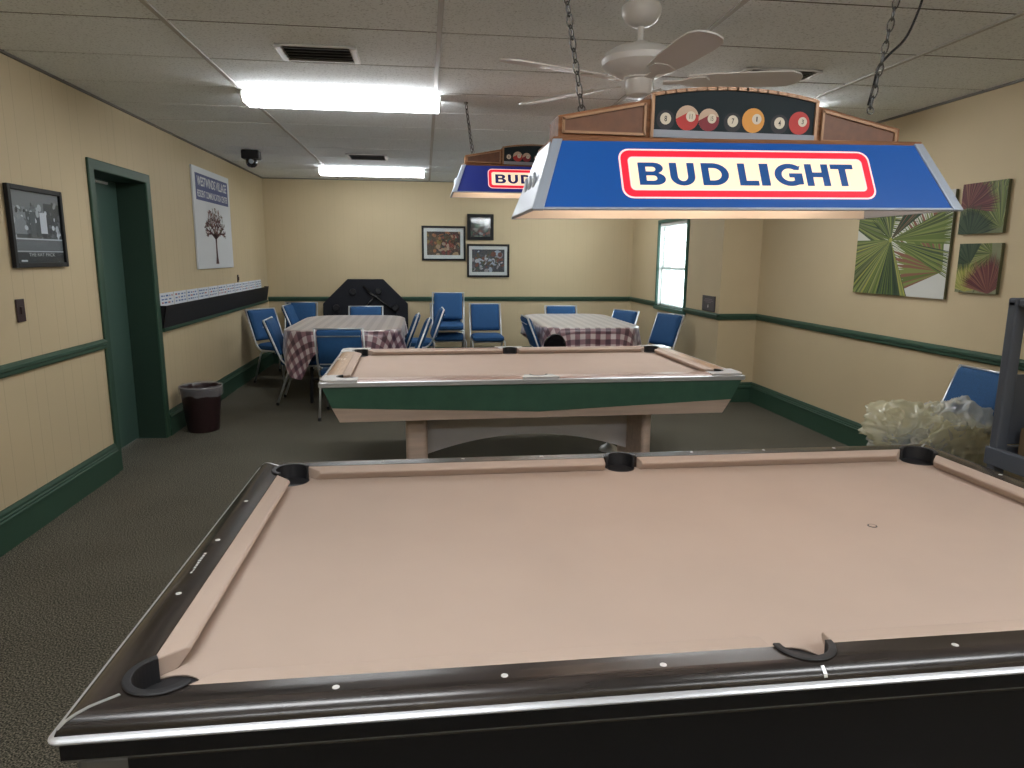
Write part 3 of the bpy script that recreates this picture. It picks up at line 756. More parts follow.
    # pockets
    for x, y, r, a in pk:
        p = MB()
        n = 26
        sp = math.radians(106 if abs(x) > .1 else 92)
        A = [a-sp+2*sp*i/n for i in range(n+1)]
        ring = lambda rr, z: [Vector((x+rr*math.cos(q), y+rr*math.sin(q), z)) for q in A]
        i0, i1, o0, o1 = ring(r-.006, zb-.06), ring(r-.006, zt+.003), ring(r+.0005, zb-.06), ring(r+.0005, zt+.003)
        sec = [[i0[k], i1[k], o1[k], o0[k]] for k in range(n+1)]
        p.loft(sec)
        p.lathe([(r-.001, zb-.004), (r-.001, zb-.15), (.02, zb-.17), (.001, zb-.17)], (x, y, 0), 32)
        po = p.build('pocket', M['rubber'], t)
        lip = MB()
        lw = .007
        l0, l1, l2, l3 = ring(r-.008, zt+.002), ring(r-.008, zt+.0055), ring(r+lw*.7, zt+.0055), ring(r+lw, zt+.002)
        lip.loft([[l0[k], l1[k], l2[k], l3[k]] for k in range(n+1)])
        lip.build('pocket_collar', M['rubber'], po, bevel=.002)
    body(t, hx, hy, Hx, Hy, zt, zb, cutter)
    bpy.data.objects.remove(cutter)
    return t, rails

def near_body(t, hx, hy, Hx, Hy, zt, zb, cutter):
    z1 = zt-.046
    rim = MB().box(-Hx+.008, Hx-.008, -Hy+.008, Hy-.008, z1-.020, z1+.006)
    o = rim.build('under_rail', M['black_gloss']); boolean(o, cutter); o.parent = t
    MB().box(-Hx+.010, Hx-.010, -Hy+.010, Hy-.010, z1-.024, z1-.020).build('apron_bead', M['grey_metal'], t)
    for s in (-1, 1):
        MB().box(-Hx+.10, Hx-.10, min(s*(Hy-.035), s*(Hy-.014)), max(s*(Hy-.035), s*(Hy-.014)), z1-.20, z1-.026).build('side_apron', M['black_gloss'], t, bevel=.004)
        MB().box(min(s*(Hx-.035), s*(Hx-.014)), max(s*(Hx-.035), s*(Hx-.014)), -Hy+.10, Hy-.10, z1-.20, z1-.026).build('end_apron', M['black_gloss'], t, bevel=.004)
    for sx in (-1, 1):
        for sy in (-1, 1):
            MB().box(min(sx*(Hx-.125), sx*(Hx-.018)), max(sx*(Hx-.125), sx*(Hx-.018)), min(sy*(Hy-.125), sy*(Hy-.018)), max(sy*(Hy-.125), sy*(Hy-.018)), z1-.20, z1-.026).build('corner_casting', M['grey_metal'], t, bevel=.02, seg=3)
            lg = MB()
            def sq(h, z, c): return [Vector((c[0]+a*h, c[1]+b*h, z)) for a, b in ((-1, -1), (1, -1), (1, 1), (-1, 1))]
            lg.loft([sq(.085, z1-.19, (sx*(Hx-.24), sy*(Hy-.20))), sq(.075, .05, (sx*(Hx-.24), sy*(Hy-.20)))])
            l = lg.build('leg', M['black_gloss'], t, bevel=.008)
            MB().lathe([(.05, 0), (.05, .02), (.02, .03), (.02, .055)], (sx*(Hx-.24), sy*(Hy-.20), 0), 20).build('leveller', M['steel'], l, smooth=True)

spotm = mat('worn_spot', (.06, .05, .05), .6)
nm = dict(felt=M['felt'], side=M['wood_dark'], end=M['wood_dark_y'], sight=flat((.52, .51, .49)), trim=M['chrome'], inlay=M['steel'], spot=spotm)
nt_, nrails = pool_table('nearest pool table with beige cloth and dark glossy rails', (.683, 1.697, 0), 0, 1.257, .692, .80, nm, near_body)
lg_ = Art(.12, .012)
for i in range(9): lg_.rect(.004+i*.0125, .002, .012+i*.0125, .002+.008*random.uniform(.4, 1), flat((.55, .55, .53)), 1)
lg_.build('maker_mark', nrails[4], basis((-1.118-.088, -.19, .8016), (0, 1, 0), (-1, 0, 0), (0, 0, 1)))

def far_body(t, hx, hy, Hx, Hy, zt, zb, cutter):
    z1 = zt-.034
    # deep tapered skirt: long sides dip to a shallow V in the middle
    for s in (-1, 1):
        n = 20; top = []; bot = []
        for i in range(n+1):
            u = -1+2*i/n
            top.append((u*(Hx-.012), z1)); bot.append((u*(Hx-.062), z1-.130-.050*(1-abs(u))))
        pts = top+bot[::-1]
        def fn(p, q):
            k = (z1-p[1])/.18
            return Vector((p[0], s*(Hy-.012-.035*k-q), p[1]))
        MB().prism(pts, 0, .02, fn).build('side_skirt', M['tab_green'], t)
        cp = [(-Hx+.058, z1-.125), (Hx-.058, z1-.125), (Hx-.10, z1-.222), (-Hx+.10, z1-.222)]
        MB().prism(cp, 0, .02, lambda p, q: Vector((p[0], s*(Hy-.040-.03*(z1-.125-p[1])/.1-q), p[1]))).build('lower_skirt', M['cream_lam'], t)
        ep = [(-Hy+.012, z1), (Hy-.012, z1), (Hy-.045, z1-.130), (-Hy+.045, z1-.130)]
        MB().prism(ep, 0, .02, lambda p, q: Vector((s*(Hx-.012-.05*(z1-p[1])/.13-q), p[0], p[1]))).build('end_skirt', M['tab_green'], t)
        ep = [(-Hy+.042, z1-.125), (Hy-.042, z1-.125), (Hy-.07, z1-.222), (-Hy+.07, z1-.222)]
        MB().prism(ep, 0, .02, lambda p, q: Vector((s*(Hx-.060-.042*(z1-.125-p[1])/.1-q), p[0], p[1]))).build('lower_skirt', M['cream_lam'], t)
    MB().box(-Hx+.11, Hx-.11, -Hy+.08, Hy-.08, z1-.222, z1-.205).build('underside', M['cream_lam'], t)
    # white corner castings and middle plates on the rails
    rx, ry = Hx-hx, Hy-hy
    for sx in (-1, 1):
        for sy in (-1, 1):
            R = .05
            pts = [(hx-.02, hy+.052), (hx+.052, hy-.035), (hx+rx-.002, hy-.035)]+[(Hx-.002-R+R*math.cos(math.radians(a)), Hy-.002-R+R*math.sin(math.radians(a))) for a in range(0, 91, 15)]+[(hx-.055, Hy-.002), (hx-.055, hy+.052)]
            pts = [(sx*a, sy*b) for a, b in pts]
            o = MB().prism(pts, zt-.022, zt+.0045, lambda p, z: Vector((p[0], p[1], z))).build('corner_casting', M['cream_metal']); boolean(o, cutter); o.parent = t
    for sy in (-1, 1):
        pts = [(-.085, sy*(hy+.052)), (.085, sy*(hy+.052)), (.11, sy*(Hy-.006)), (-.11, sy*(Hy-.006))]
        o = MB().prism(pts, zt-.02, zt+.0045, lambda p, z: Vector((p[0], p[1], z))).build('middle_plate', M['cream_metal']); boolean(o, cutter); o.parent = t
    # pedestal: two slabs joined by an arched panel
    zp = z1-.205
    for x0, x1, y1 in ((-.80, -.665, .14), (.735, .80, .14)):
        l = MB().box(x0, x1, -.42, y1, .03, zp).build('leg', M['cream_lam'], t, bevel=.028, seg=4)
        MB().box(x0+.015, x1-.015, -.40, y1-.02, 0, .03).build('plinth', M['black'], l)
    n = 24; xs = [-.67+1.41*i/n for i in range(n+1)]
    ap = [(x, .175+.125*(1-((x-.035)/.71)**2)) for x in xs]+[(.74, zp), (-.67, zp)]
    MB().prism(ap, -.09, -.05, lambda p, y: Vector((p[0], y, p[1]))).build('arched_panel', M['grey_lam'], t)
    MB().lathe([(.002, .085), (.014, .085), (.016, .060), (.03, .048), (.062, .030), (.075, .010), (.075, 0)], (.775, .47, 0), 28).build('leveller', M['chrome'], t, smooth=True)
fm = dict(felt=M['felt'], side=M['rose'], end=M['wood_tan'], sight=flat((.52, .51, .49)), trim=M['chrome'], inlay=None, spot=None)
ft, frails = pool_table('farther pool table with deep green sides and arched pedestal', (.66, 4.66, 0), math.radians(1.1), 1.275, .715, .803, fm, far_body, -.036, -.008)
a = Art(.09, .055); a.rect(0, 0, .09, .055, flat((.55, .47, .38)), 1); a.rect(.01, .015, .08, .022, flat((.3, .2, .12)), 2); a.rect(.01, .032, .06, .040, flat((.3, .2, .12)), 2)
a.build('maker_plate', frails[4], basis((-1.118-.085, .10, .8045), (0, 1, 0), (-1, 0, 0), (0, 0, 1)))

# ---------------------------------------------------------------- banquet chairs
CH = 'blue banquet chairs'
def make_chair():
    t = thing('banquet_chair', '', 'chair', group=CH)
    hw = .205
    # seat cushion with a domed top
    s = MB(); rings = []
    for k, (z, ins) in enumerate(((.405, .012), (.418, .0), (.452, .0), (.470, .015), (.480, .05), (.484, .11))):
        ring = rrect(-hw+ins, -.215+ins, hw-ins, .225-ins, .05, 5); rings.append([Vector((p[0], p[1], z)) for p in ring])
    s.loft(rings); s.build('seat', M['blue_fabric'], t, smooth=True)
    # padded back panel leaning back
    lean = math.radians(21)
    mt = Matrix.Translation((0, -.205, .475)) @ Matrix.Rotation(lean, 4, 'X')
    b = MB(); rings = []
    for y, ins in ((-.030, .012), (-.020, .0), (.016, .0), (.030, .012), (.038, .04)):
        rings.append([mt @ Vector((p[0], y, p[1])) for p in rrect(-hw+.010+ins, .035+ins, hw-.010-ins, .405-ins, .02, 4)])
    b.loft(rings); bo = b.build('backrest', M['blue_fabric'], t, smooth=True)
    for z0 in (.070, .355):
        MB().box(-hw+.014, hw-.014, -.034, -.029, z0-.005, z0+.005, mt).build('back_trim', M['steel'], bo)
    for s_ in (-1, 1):
        x = s_*(hw+.008)
        top = mt @ Vector((0, 0, .418)); low = mt @ Vector((0, 0, -.015))
        path = fillet([(x, top.y, top.z), (x, low.y, low.z), (x, -.13, .395), (x, .205, .402), (x, .245, .02)], .07, 6)
        f = MB().tube(path, .0098, 10).build('side_frame', M['steel'], t, smooth='all')
        MB().lathe([(.015, 0), (.015, .022), (.011, .03)], (x, .246, 0), 12).build('foot', M['rubber'], f)
        l = MB().tube(fillet([(x, -.02, .392), (x, -.12, .385), (x, -.255, .02)], .06, 6), .0110, 10).build('leg', M['steel'], t, smooth='all')
        MB().lathe([(.015, 0), (.015, .022), (.011, .03)], (x, -.258, 0), 12).build('foot', M['rubber'], l)
    tp = mt @ Vector((0, 0, .414))
    MB().tube([(-hw-.008, tp.y, tp.z), (hw+.008, tp.y, tp.z)], .0068, 10).build('top_bar', M['steel'], t, smooth='all')
    MB().tube([(-hw-.008, .18, .392), (hw+.008, .18, .392)], .009, 8).build('crossbar', M['steel'], t, smooth='all')
    MB().tube([(-hw-.008, -.10, .388), (hw+.008, -.10, .388)], .009, 8).build('crossbar', M['steel'], t, smooth='all')
    return t
proto = make_chair(); first = [True]
def chair(x, y, fx, fy, label, z=0, tilt=0, scale=1, top=True):
    o = proto if first[0] else copy_tree(proto); first[0] = False
    n = math.hypot(fx, fy); fx, fy = fx/n, fy/n
    if top: x, y = x+fx*.345*scale, y+fy*.345*scale      # x, y name the middle of the back's top
    o.location = (x, y, z); o.rotation_euler = (tilt, 0, math.atan2(-fx, fy)); o.scale = (1, 1, scale)
    o['label'] = label
    return o
chair(-1.975, 8.66, .8, -.6, 'blue chair against the left wall below the black trough')
chair(-1.595, 7.31, 1, .02, 'blue chair at the left side of the checked table, nearest the waste bin')
chair(-1.745, 9.03, 1, -.03, 'blue chair edge on at the far left corner of the checked table', scale=1.03)
chair(-1.700, 9.87, 0, -1, 'blue chair in the back corner, its back overlapped by another chair')
chair(-.760, 9.10, 0, -1, 'blue chair behind the checked table, in front of the black octagon')
chair(-.770, 6.27, 0.02, 1, 'blue chair seen from behind in front of the checked table')
chair(-.085, 7.80, -1, 0.02, 'blue chair edge on, leftmost of three beside the checked table')
chair(.035, 7.22, -1, 0.05, 'blue chair edge on, middle of three beside the checked table')
chair(.215, 8.72, -1, -.03, 'blue chair edge on before the pair of stacked chairs')
chair(.285, 9.66, .07, -1, 'lower blue chair of the stacked pair by the back wall')
chair(.318, 9.60, -.05, -1, 'upper blue chair of the stacked pair by the back wall', z=.150)
chair(.820, 9.56, .02, -1, 'single blue chair facing out from the back wall beside the stacked pair')
chair(1.805, 9.12, 0, -1, 'blue chair behind the second checked table near the window')
chair(2.47, 8.32, -.88, -.47, 'blue chair at the back right corner of the second checked table')
chair(2.835, 7.75, -.92, -.40, 'blue chair tilted back under the bright window')
chair(1.085, 7.46, 1, .02, 'blue chair edge on at the left of the second checked table')
chair(3.285, 3.63, -1, -.02, 'navy chair against the right wall with a plastic bag on it')

# ---------------------------------------------------------------- tables with checked cloths
def outline(hx, hy, r, n=14):
    return rrect(-hx, -hy, hx, hy, r, n)
def dining_table(loc, hx, hy, r, zt, lab_t, lab_c, seed, drop, corner):
    t = thing('folding_table', lab_t, 'table', (loc[0], loc[1], 0), 0, 'tables under checked cloths')
    MB().prism(outline(hx, hy, r), zt-.035, zt-.006, lambda p, z: Vector((p[0], p[1], z))).build('tabletop', M['wood_tan'], t)
    for sx in (-1, 1):
        for sy in (-1, 1):
            x, y = sx*(hx-.24), sy*(hy-.32)
            MB().tube(fillet([(x, y, zt-.035), (x, y, .3), (x*1.02, y*1.05, 0)], .05), .017, 10).build('leg', M['black'], t, smooth='all')
    for sy in (-1, 1): MB().tube([(-hx+.24, sy*(hy-.32), .25), (hx-.24, sy*(hy-.32), .25)], .012, 8).build('leg_brace', M['black'], t)
    rnd = random.Random(seed); base = outline(hx, hy, r, 20)
    # resample perimeter
    per = []; N = 200
    L = [0]
    for i in range(len(base)): L.append(L[-1]+math.dist(base[i], base[(i+1) % len(base)]))
    for k in range(N):
        d = L[-1]*k/N
        j = max(i for i in range(len(base)) if L[i] <= d); f = (d-L[j])/max(1e-6, L[j+1]-L[j]); a, b = base[j], base[(j+1) % len(base)]
        per.append((a[0]+(b[0]-a[0])*f, a[1]+(b[1]-a[1])*f))
    bm = bmesh.new(); uvl = bm.loops.layers.uv.new('UVMap'); uvs = {}
    rings = []
    for f in (0.02, .35, .7, .93, .985):
        ring = []
        for p in per:
            v = bm.verts.new((p[0]*f, p[1]*f, zt+.0015*math.sin(p[0]*9+f*7)*math.cos(p[1]*5))); uvs[v] = (p[0]*f, p[1]*f); ring.append(v)
        rings.append(ring)
    M_ = 10
    ph = [rnd.uniform(0, 6.28) for _ in range(4)]
    for m in range(1, M_+1):
        ring = []
        for k, p in enumerate(per):
            a, b = per[k-1], per[(k+1) % N]; tx, ty = b[0]-a[0], b[1]-a[1]; q = math.hypot(tx, ty); nx, ny = ty/q, -tx/q
            cr = max(0, (abs(p[0])/hx)+(abs(p[1])/hy)-1)   # 0 at the middle of a side, higher at corners
            dl = drop+corner*min(1, max(0, cr-.25)/.38)**2*(.08+.92*min(1, max(0, (hx*1.0-abs(p[0]))/(.20*hx))))
            s = m/M_; fold = math.sin(k*2*PI*13/N+ph[0])*.6+math.sin(k*2*PI*23/N+ph[1])*.4
            amp = .030*s*(.35+1.1*cr)
            flare = .012+.035*s*cr
            o = flare+fold*amp
            z = zt-.004-dl*s*(1-.04*fold) if m > 1 else zt-.012
            v = bm.verts.new((p[0]*1.002+nx*o, p[1]*1.002+ny*o, z)); uvs[v] = (p[0]+nx*dl*s, p[1]+ny*dl*s); ring.append(v)
        rings.append(ring)
    for i in range(len(rings)-1):
        for k in range(N): bm.faces.new((rings[i][k], rings[i][(k+1) % N], rings[i+1][(k+1) % N], rings[i+1][k]))
    bm.faces.new(rings[0])
    for f in bm.faces:
        f.smooth = True
        for l in f.loops: l[uvl].uv = uvs[l.vert]
    bmesh.ops.recalc_face_normals(bm, faces=bm.faces[:])
    me = bpy.data.meshes.new('tablecloth'); bm.to_mesh(me); bm.free(); me.materials.append(M['gingham'])
    c = bpy.data.objects.new('tablecloth', me); C.objects.link(c); c.location = (loc[0], loc[1], 0)
    tag(c, lab_c, 'tablecloth', 'checked tablecloths')
dining_table((-.835, 7.84), .575, .955, .36, .775, 'long table under the checked cloth by the black octagon', 'purple checked tablecloth on the table by the black octagon', 3, .17, .30)
dining_table((1.775, 8.00), .535, .93, .30, .775, 'long table under the checked cloth near the window', 'purple checked tablecloth on the table near the window', 8, .20, .12)

# black stool chair in front of the second table
t = thing('black_chair', 'black round backed chair in front of the second checked table', 'chair', (1.185, 6.42, 0))
sh = MB(); rings = []
for k in range(13):
    a = PI*k/12; x = .105*math.cos(a); z = .690+.12*math.sin(a)
    rings.append((x, z))
pts = [(.115, .42)]+rings+[(-.115, .42)]
sh.prism(pts, -.02, .02, lambda p, y: Vector((p[0], -.17+y+.35*p[0]**2*4-(p[1]-.45)*.12, p[1]))).build('backrest', M['black_gloss'], t, bevel=.012, seg=3)
MB().lathe([(.001, .40), (.16, .40), (.18, .42), (.18, .445), (.16, .46), (.001, .462)], (0, 0, 0), 28).build('seat', M['black'], t, smooth=True)
for a in range(4):
    q = PI/4+a*PI/2
    MB().tube([(.12*math.cos(q), .12*math.sin(q), .41), (.19*math.cos(q), .19*math.sin(q), 0)], .013, 8).build('leg', M['black'], t, smooth='all')

# octagonal poker table top folded against the back wall
t = thing('poker_table', 'black octagonal folded poker table leaning on the back wall', 'table', (-.825, 9.77, 0))
oc = []
R = .585; kk = .245
oc = [(-kk, 0), (kk, 0), (R, R-kk), (R, R+kk), (kk, 2*R), (-kk, 2*R), (-R, R+kk), (-R, R-kk)]
def lean(p, y): return Vector((p[0], y+.12*p[1]+.0, p[1]*.995+.02))
dark = mat('black_table_underside', (.008, .009, .014), .65, spec=.25, bump=(90, .15))
pan = MB().prism(oc, 0, .04, lambda p, y: lean(p, y)).build('table_panel', dark, t, bevel=.01)
n = 8
cups = [(-.17, .99), (.18, 1.0), (-.40, .77), (.41, .77), (-.40, .38), (.41, .38), (-.17, .17), (.17, .17)]
for cx, cz in cups:
    mtc = Matrix.Translation(lean((cx, cz), 0)) @ Matrix.Rotation(PI/2-.12, 4, 'X')
    MB().lathe([(.001, .045), (.038, .045), (.045, .02), (.05, 0)], (0, 0, 0), 22, mtc).build('cup_holder', M['black'], t, smooth=True)
for a, b in (((-.03, 1.07), (.42, .70)), ((.02, 1.0), (.16, .90)), ((.12, .92), (-.05, .74)), ((.42, .40), (-.03, .10)), ((-.42, .40), (-.10, .72))):
    p0, p1 = lean(a, -.028), lean(b, -.028)
    MB().tube([p0, p1], .013, 8).build('leg', M['black_gloss'], t, smooth='all')

# ---------------------------------------------------------------- left wall: trough with cards, sign, poster, switches
t = thing('wall_trough', 'long black wall trough with green base on the left wall', 'wall rack', (XL, 5.950, .875))
YL = 3.80
MB().prism([(0, .028), (.024, .028), (.060, .213), (.052, .213), (.016, .042), (0, .042)], 0, YL, lambda p, y: Vector((p[0], y, p[1]))).build('bin_front', M['black'], t)
MB().prism([(0, 0), (.030, 0), (.036, .010), (.036, .030), (0, .030)], 0, YL+.02, lambda p, y: Vector((p[0], y, p[1]))).build('base_ledge', M['green'], t)
for y0 in (0, YL-.008): MB().prism([(0, .03), (.025, .03), (.061, .214), (0, .214)], y0, y0+.008, lambda p, y: Vector((p[0], y, p[1]))).build('end_panel', M['black'], t)
for q in range(1, 5): MB().prism([(0, .04), (.014, .04), (.050, .205), (0, .205)], YL*q/5, YL*q/5+.004, lambda p, y: Vector((p[0], y, p[1]))).build('divider', M['black'], t)
ink = flat((.06, .13, .34)); ink2 = flat((.40, .10, .12))
words_ = ['first', 'second', 'third', 'fourth', 'fifth', 'sixth', 'seventh', 'eighth', 'ninth', 'tenth', 'eleventh']
for i in range(11):
    y0 = 5.975+i*.325; hgt = .312
    rnd = random.Random(40+i)
    cdd = tag(MB().prism([(.010, .045), (.013, .045), (.008, hgt), (.005, hgt)], 0, .310, lambda p, y: Vector((p[0], y, p[1]))).build('index_card', M['white_paper'], None, loc=(XL, y0, .875)),
        'white lettered card standing in the black trough, %s along from the green door' % words_[i], 'card', 'cards standing in the wall trough')
    a = Art(.30, .10)
    for r in range(3):
        x = .02
        while x < .26:
            wl = rnd.uniform(.02, .06); a.rect(x, .018+r*.028, min(x+wl, .28), .028+r*.028+rnd.uniform(0, .004), ink2 if rnd.random() < .12 else ink, 1); x += wl+rnd.uniform(.012, .04)
    a.build('writing', cdd, basis((.0105, .005, hgt-.105), (0, 1, 0), (-.019, 0, .9998), (.9998, 0, .019)), .0004)
    if i in (3, 6, 8): pass

sg = thing('wall_sign', 'tall white sign with blue heading and tree picture', 'sign', (XL, 7.60, 1.365))
MB().box(.002, .020, -.615, .615, 0, .965).build('sign_board', M['board_white'], sg, bevel=.003)
a = Art(1.23, .965)
a.rect(.07, .655, 1.16, .905, M['navy_print'], 1)
tm = M['maroon_print']
a.poly([(.570, .045), (.675, .045), (.650, .12), (.642, .25), (.655, .33), (.592, .33), (.600, .25), (.592, .12)], tm, 2)
def limb(x, y, ang, ln, wd, dep, rnd):
    x2, y2 = x+math.cos(ang)*ln, y+math.sin(ang)*ln*.62
    qx, qy = -math.sin(ang)*wd, math.cos(ang)*wd
    a.poly([(x-qx, y-qy), (x+qx, y+qy), (x2+qx*.5, y2+qy*.5), (x2-qx*.5, y2-qy*.5)], tm, 2)
    if dep > 0:
        for d in (-.5, .05, .55): limb(x2, y2, ang+d+rnd.uniform(-.15, .15), ln*rnd.uniform(.6, .8), wd*.55, dep-1, rnd)
rb = random.Random(5)
for ang in (.45, 1.1, 1.57, 2.1, 2.7): limb(.62, .31, ang, .16, .024, 2, rb)
lc = [tm, flat((.14, .03, .05)), flat((.10, .10, .05)), flat((.25, .10, .07))]
for i in range(170):
    ang = rb.uniform(-.15, PI+.15); rr = math.sqrt(rb.random())
    x, y = .62+.36*rr*math.cos(ang), .345+.265*rr*math.sin(ang)
    a.disc(x, y, .019, .009, rb.choice(lc), 3, 6, rb.uniform(0, 3))
SGM = basis((.0205, .615, 0), (0, -1, 0), (0, 0, 1), (1, 0, 0))
# seen from inside the room the board's left is its near end
SGM = basis((.0205, -.615, 0), (0, 1, 0), (0, 0, 1), (1, 0, 0))
a.build('tree_print', sg, SGM)
text_mesh('WESTWINDS VILLAGE', .98, .090, M['board_white'], 'heading', sg, SGM @ Matrix.Translation((.125, .790, .0012)), bold=.02)
text_mesh('RESIDENT COMMUNICATION CENTER', 1.02, .066, M['board_white'], 'heading', sg, SGM @ Matrix.Translation((.105, .685, .0012)), bold=.015)

def picture(name, label, loc, face, w, h, fw, mat_w, art_fn, frame=None):
    # face: 'R' hangs on the left wall facing +x; 'F' hangs on the back wall facing -y
    t = thing(name, label, 'picture', loc)
    mt = basis((0, -w/2, 0), (0, 1, 0), (0, 0, 1), (1, 0, 0)) if face == 'R' else basis((-w/2, 0, 0), (1, 0, 0), (0, 0, 1), (0, -1, 0))
    f = MB()
    for x0, x1, y0, y1 in ((0, fw, 0, h), (w-fw, w, 0, h), (fw, w-fw, 0, fw), (fw, w-fw, h-fw, h)): f.box(x0, x1, y0, y1, .002, .026, mt)
    f.build('picture_frame', frame or M['frame_black'], t, bevel=.003)
    MB().box(fw*.8, w-fw*.8, fw*.8, h-fw*.8, .003, .010, mt).build('mat_board', M['white'] if mat_w else M['frame_black'], t)
    iw, ih = w-2*fw-2*mat_w, h-2*fw-2*mat_w*1.1
    a = Art(iw, ih); art_fn(a)
    a.build('picture_print', t, mt @ Matrix.Translation((fw+mat_w, fw+mat_w*1.1, .0105)), .0002)
    MB().box(fw*.9, w-fw*.9, fw*.9, h-fw*.9, .0165, .018, mt).build('picture_glass', PG, t)
    return t, mt
PG = glass_mat('picture_glass', (.95, .97, .98), .035, .06)
def mosaic(seed, pal, n, ground, big=.10):
    def fn(a):
        r = random.Random(seed); a.rect(0, 0, a.w, a.h, flat(ground), 0)
        for i in range(n):
            x, y = r.gauss(.5, .26)*a.w, r.gauss(.45, .24)*a.h
            a.disc(x, y, a.w*big*r.uniform(.2, 1), a.h*big*r.uniform(.25, 1.2), flat(r.choice(pal)), 1+i*.1, 9, r.uniform(0, 3))
    return fn
warm = [(.30, .12, .05), (.20, .05, .03), (.38, .25, .14), (.10, .06, .03), (.25, .17, .05), (.05, .07, .05), (.16, .03, .03), (.42, .30, .20)]
cool = [(.10, .10, .13), (.30, .28, .30), (.16, .06, .05), (.05, .08, .07), (.35, .40, .48), (.09, .07, .05), (.45, .45, .48)]
grn = [(.05, .10, .07), (.20, .26, .20), (.30, .30, .28), (.08, .07, .06), (.15, .12, .10), (.24, .10, .07)]
picture('framed_picture', 'framed warm coloured picture with white mat, leftmost of the three', (.274, YB, 1.445), 'F', .615, .480, .028, .045, mosaic(1, warm, 90, (.06, .04, .03)))
picture('framed_picture', 'smallest framed picture in a thick black frame, above the other two', (.793, YB, 1.735), 'F', .375, .360, .048, 0, mosaic(2, grn, 70, (.05, .06, .055), .13))
picture('framed_picture', 'framed bluish picture with white mat, lowest of the three', (.905, YB, 1.215), 'F', .605, .465, .028, .042, mosaic(3, cool, 90, (.06, .065, .08)))
def mono(a):
    g = lambda v: flat((min(v*1.45, .8), min(v*1.5, .8), min(v*1.58, .85))); r = random.Random(11)
    a.rect(0, 0, a.w, a.h, g(.08), 0)
    a.rect(0, a.h*.72, a.w, a.h, g(.16), 1); a.rect(a.w*.66, a.h*.42, a.w, a.h*.86, g(.06), 2); a.rect(.02*a.w, a.h*.40, a.w*.28, a.h*.78, g(.22), 2)
    for i in range(60): a.disc(r.random()*a.w, a.h*r.uniform(.30, .85), a.w*r.uniform(.01, .05), a.h*r.uniform(.01, .06), g(r.choice((.05, .12, .25, .4, .5))), 3+i*.05, 8, r.uniform(0, 3))
    a.rect(a.w*.36, a.h*.36, a.w*.46, a.h*.72, g(.10), 7); a.rect(a.w*.56, a.h*.42, a.w*.70, a.h*.72, g(.55), 7); a.rect(a.w*.58, a.h*.30, a.w*.68, a.h*.42, g(.04), 7)
    a.rect(0, a.h*.18, a.w, a.h*.34, g(.13), 8); a.rect(0, a.h*.325, a.w, a.h*.345, g(.45), 9); a.rect(0, a.h*.15, a.w, a.h*.17, g(.35), 9)
    a.rect(0, 0, a.w, a.h*.15, g(.035), 9)
    a.rect(a.w*.10, a.h*.015, a.w*.22, a.h*.04, g(.5), 10)
pt, pm = picture('framed_poster', 'black framed black and white poster left of the green door', (XL, 4.25, 1.425), 'R', .550, .435, .026, .0, mono)
text_mesh('THE RAT PACK', .27, .020, flat((.62, .62, .62)), 'caption', pt, pm @ Matrix.Translation((.150, .060, .0145)), bold=.0)

def switch(label, y, z, w, h, d=.010):
    t = thing('light_switch', label, 'light switch', (XL, y, z))
    MB().box(.001, d, -w/2, w/2, -h/2, h/2).build('switch_plate', M['brown_plate'], t, bevel=.003)
    MB().box(d-.002, d+.008, -.012, .012, -.02, .02).build('toggle', M['brown_plate'], t, bevel=.002)
switch('dark brown switch plate below the framed poster', 3.998, 1.200, .075, .122)
switch('small dark plate on the wall above the black trough', 8.42, 1.235, .05, .085)

# plaque by the window and palm canvases on the right wall
t = thing('wall_plaque', 'small dark grey plaque beside the bright window', 'sign', (XF, 7.10, .945))
MB().box(-.014, -.002, -.165, .165, 0, .165).build('plaque_board', M['grey_plaque'], t, bevel=.004)
a = Art(.33, .165)
for r, (y, x0, x1) in enumerate(((.125, .08, .25), (.108, .05, .28), (.092, .10, .23))):
    x = x0
    while x < x1: a.rect(x, y, x+.018, y+.008, flat((.22, .18, .22)), 1); x += .024
a.poly([(.165, .030), (.180, .052), (.165, .078), (.150, .052)], M['light_print'], 1)
a.build('plaque_print', t, basis((-.0145, .165, 0), (0, -1, 0), (0, 0, 1), (-1, 0, 0)))

gA = [flat(c) for c in ((.10, .14, .035), (.17, .21, .06), (.06, .085, .03), (.25, .27, .10), (.13, .15, .07))]
gD = [flat(c) for c in ((.018, .035, .022), (.03, .055, .03), (.05, .075, .04))]
gR = [flat(c) for c in ((.10, .028, .035), (.15, .05, .045), (.07, .02, .025), (.20, .09, .06))]
gY = [flat(c) for c in ((.30, .30, .07), (.22, .24, .05), (.36, .34, .12))]
pale = flat((.55, .56, .52))
def canvas(label, y1, y0, z0, z1, fn):
    w, h = y1-y0, z1-z0
    t = thing('palm_wall_art', label, 'wall art', (XR, (y0+y1)/2, z0), 0, 'palm leaf canvases')
    MB().box(-.024, -.002, -w/2, w/2, 0, h).build('canvas', flat((.10, .10, .05)), t, bevel=.002)
    a = Art(w, h); a.rect(0, 0, w, h, pale, 0); fn(a)
    a.build('palm_print', t, basis((-.0242, w/2, 0), (0, -1, 0), (0, 0, 1), (-1, 0, 0)), .0002)
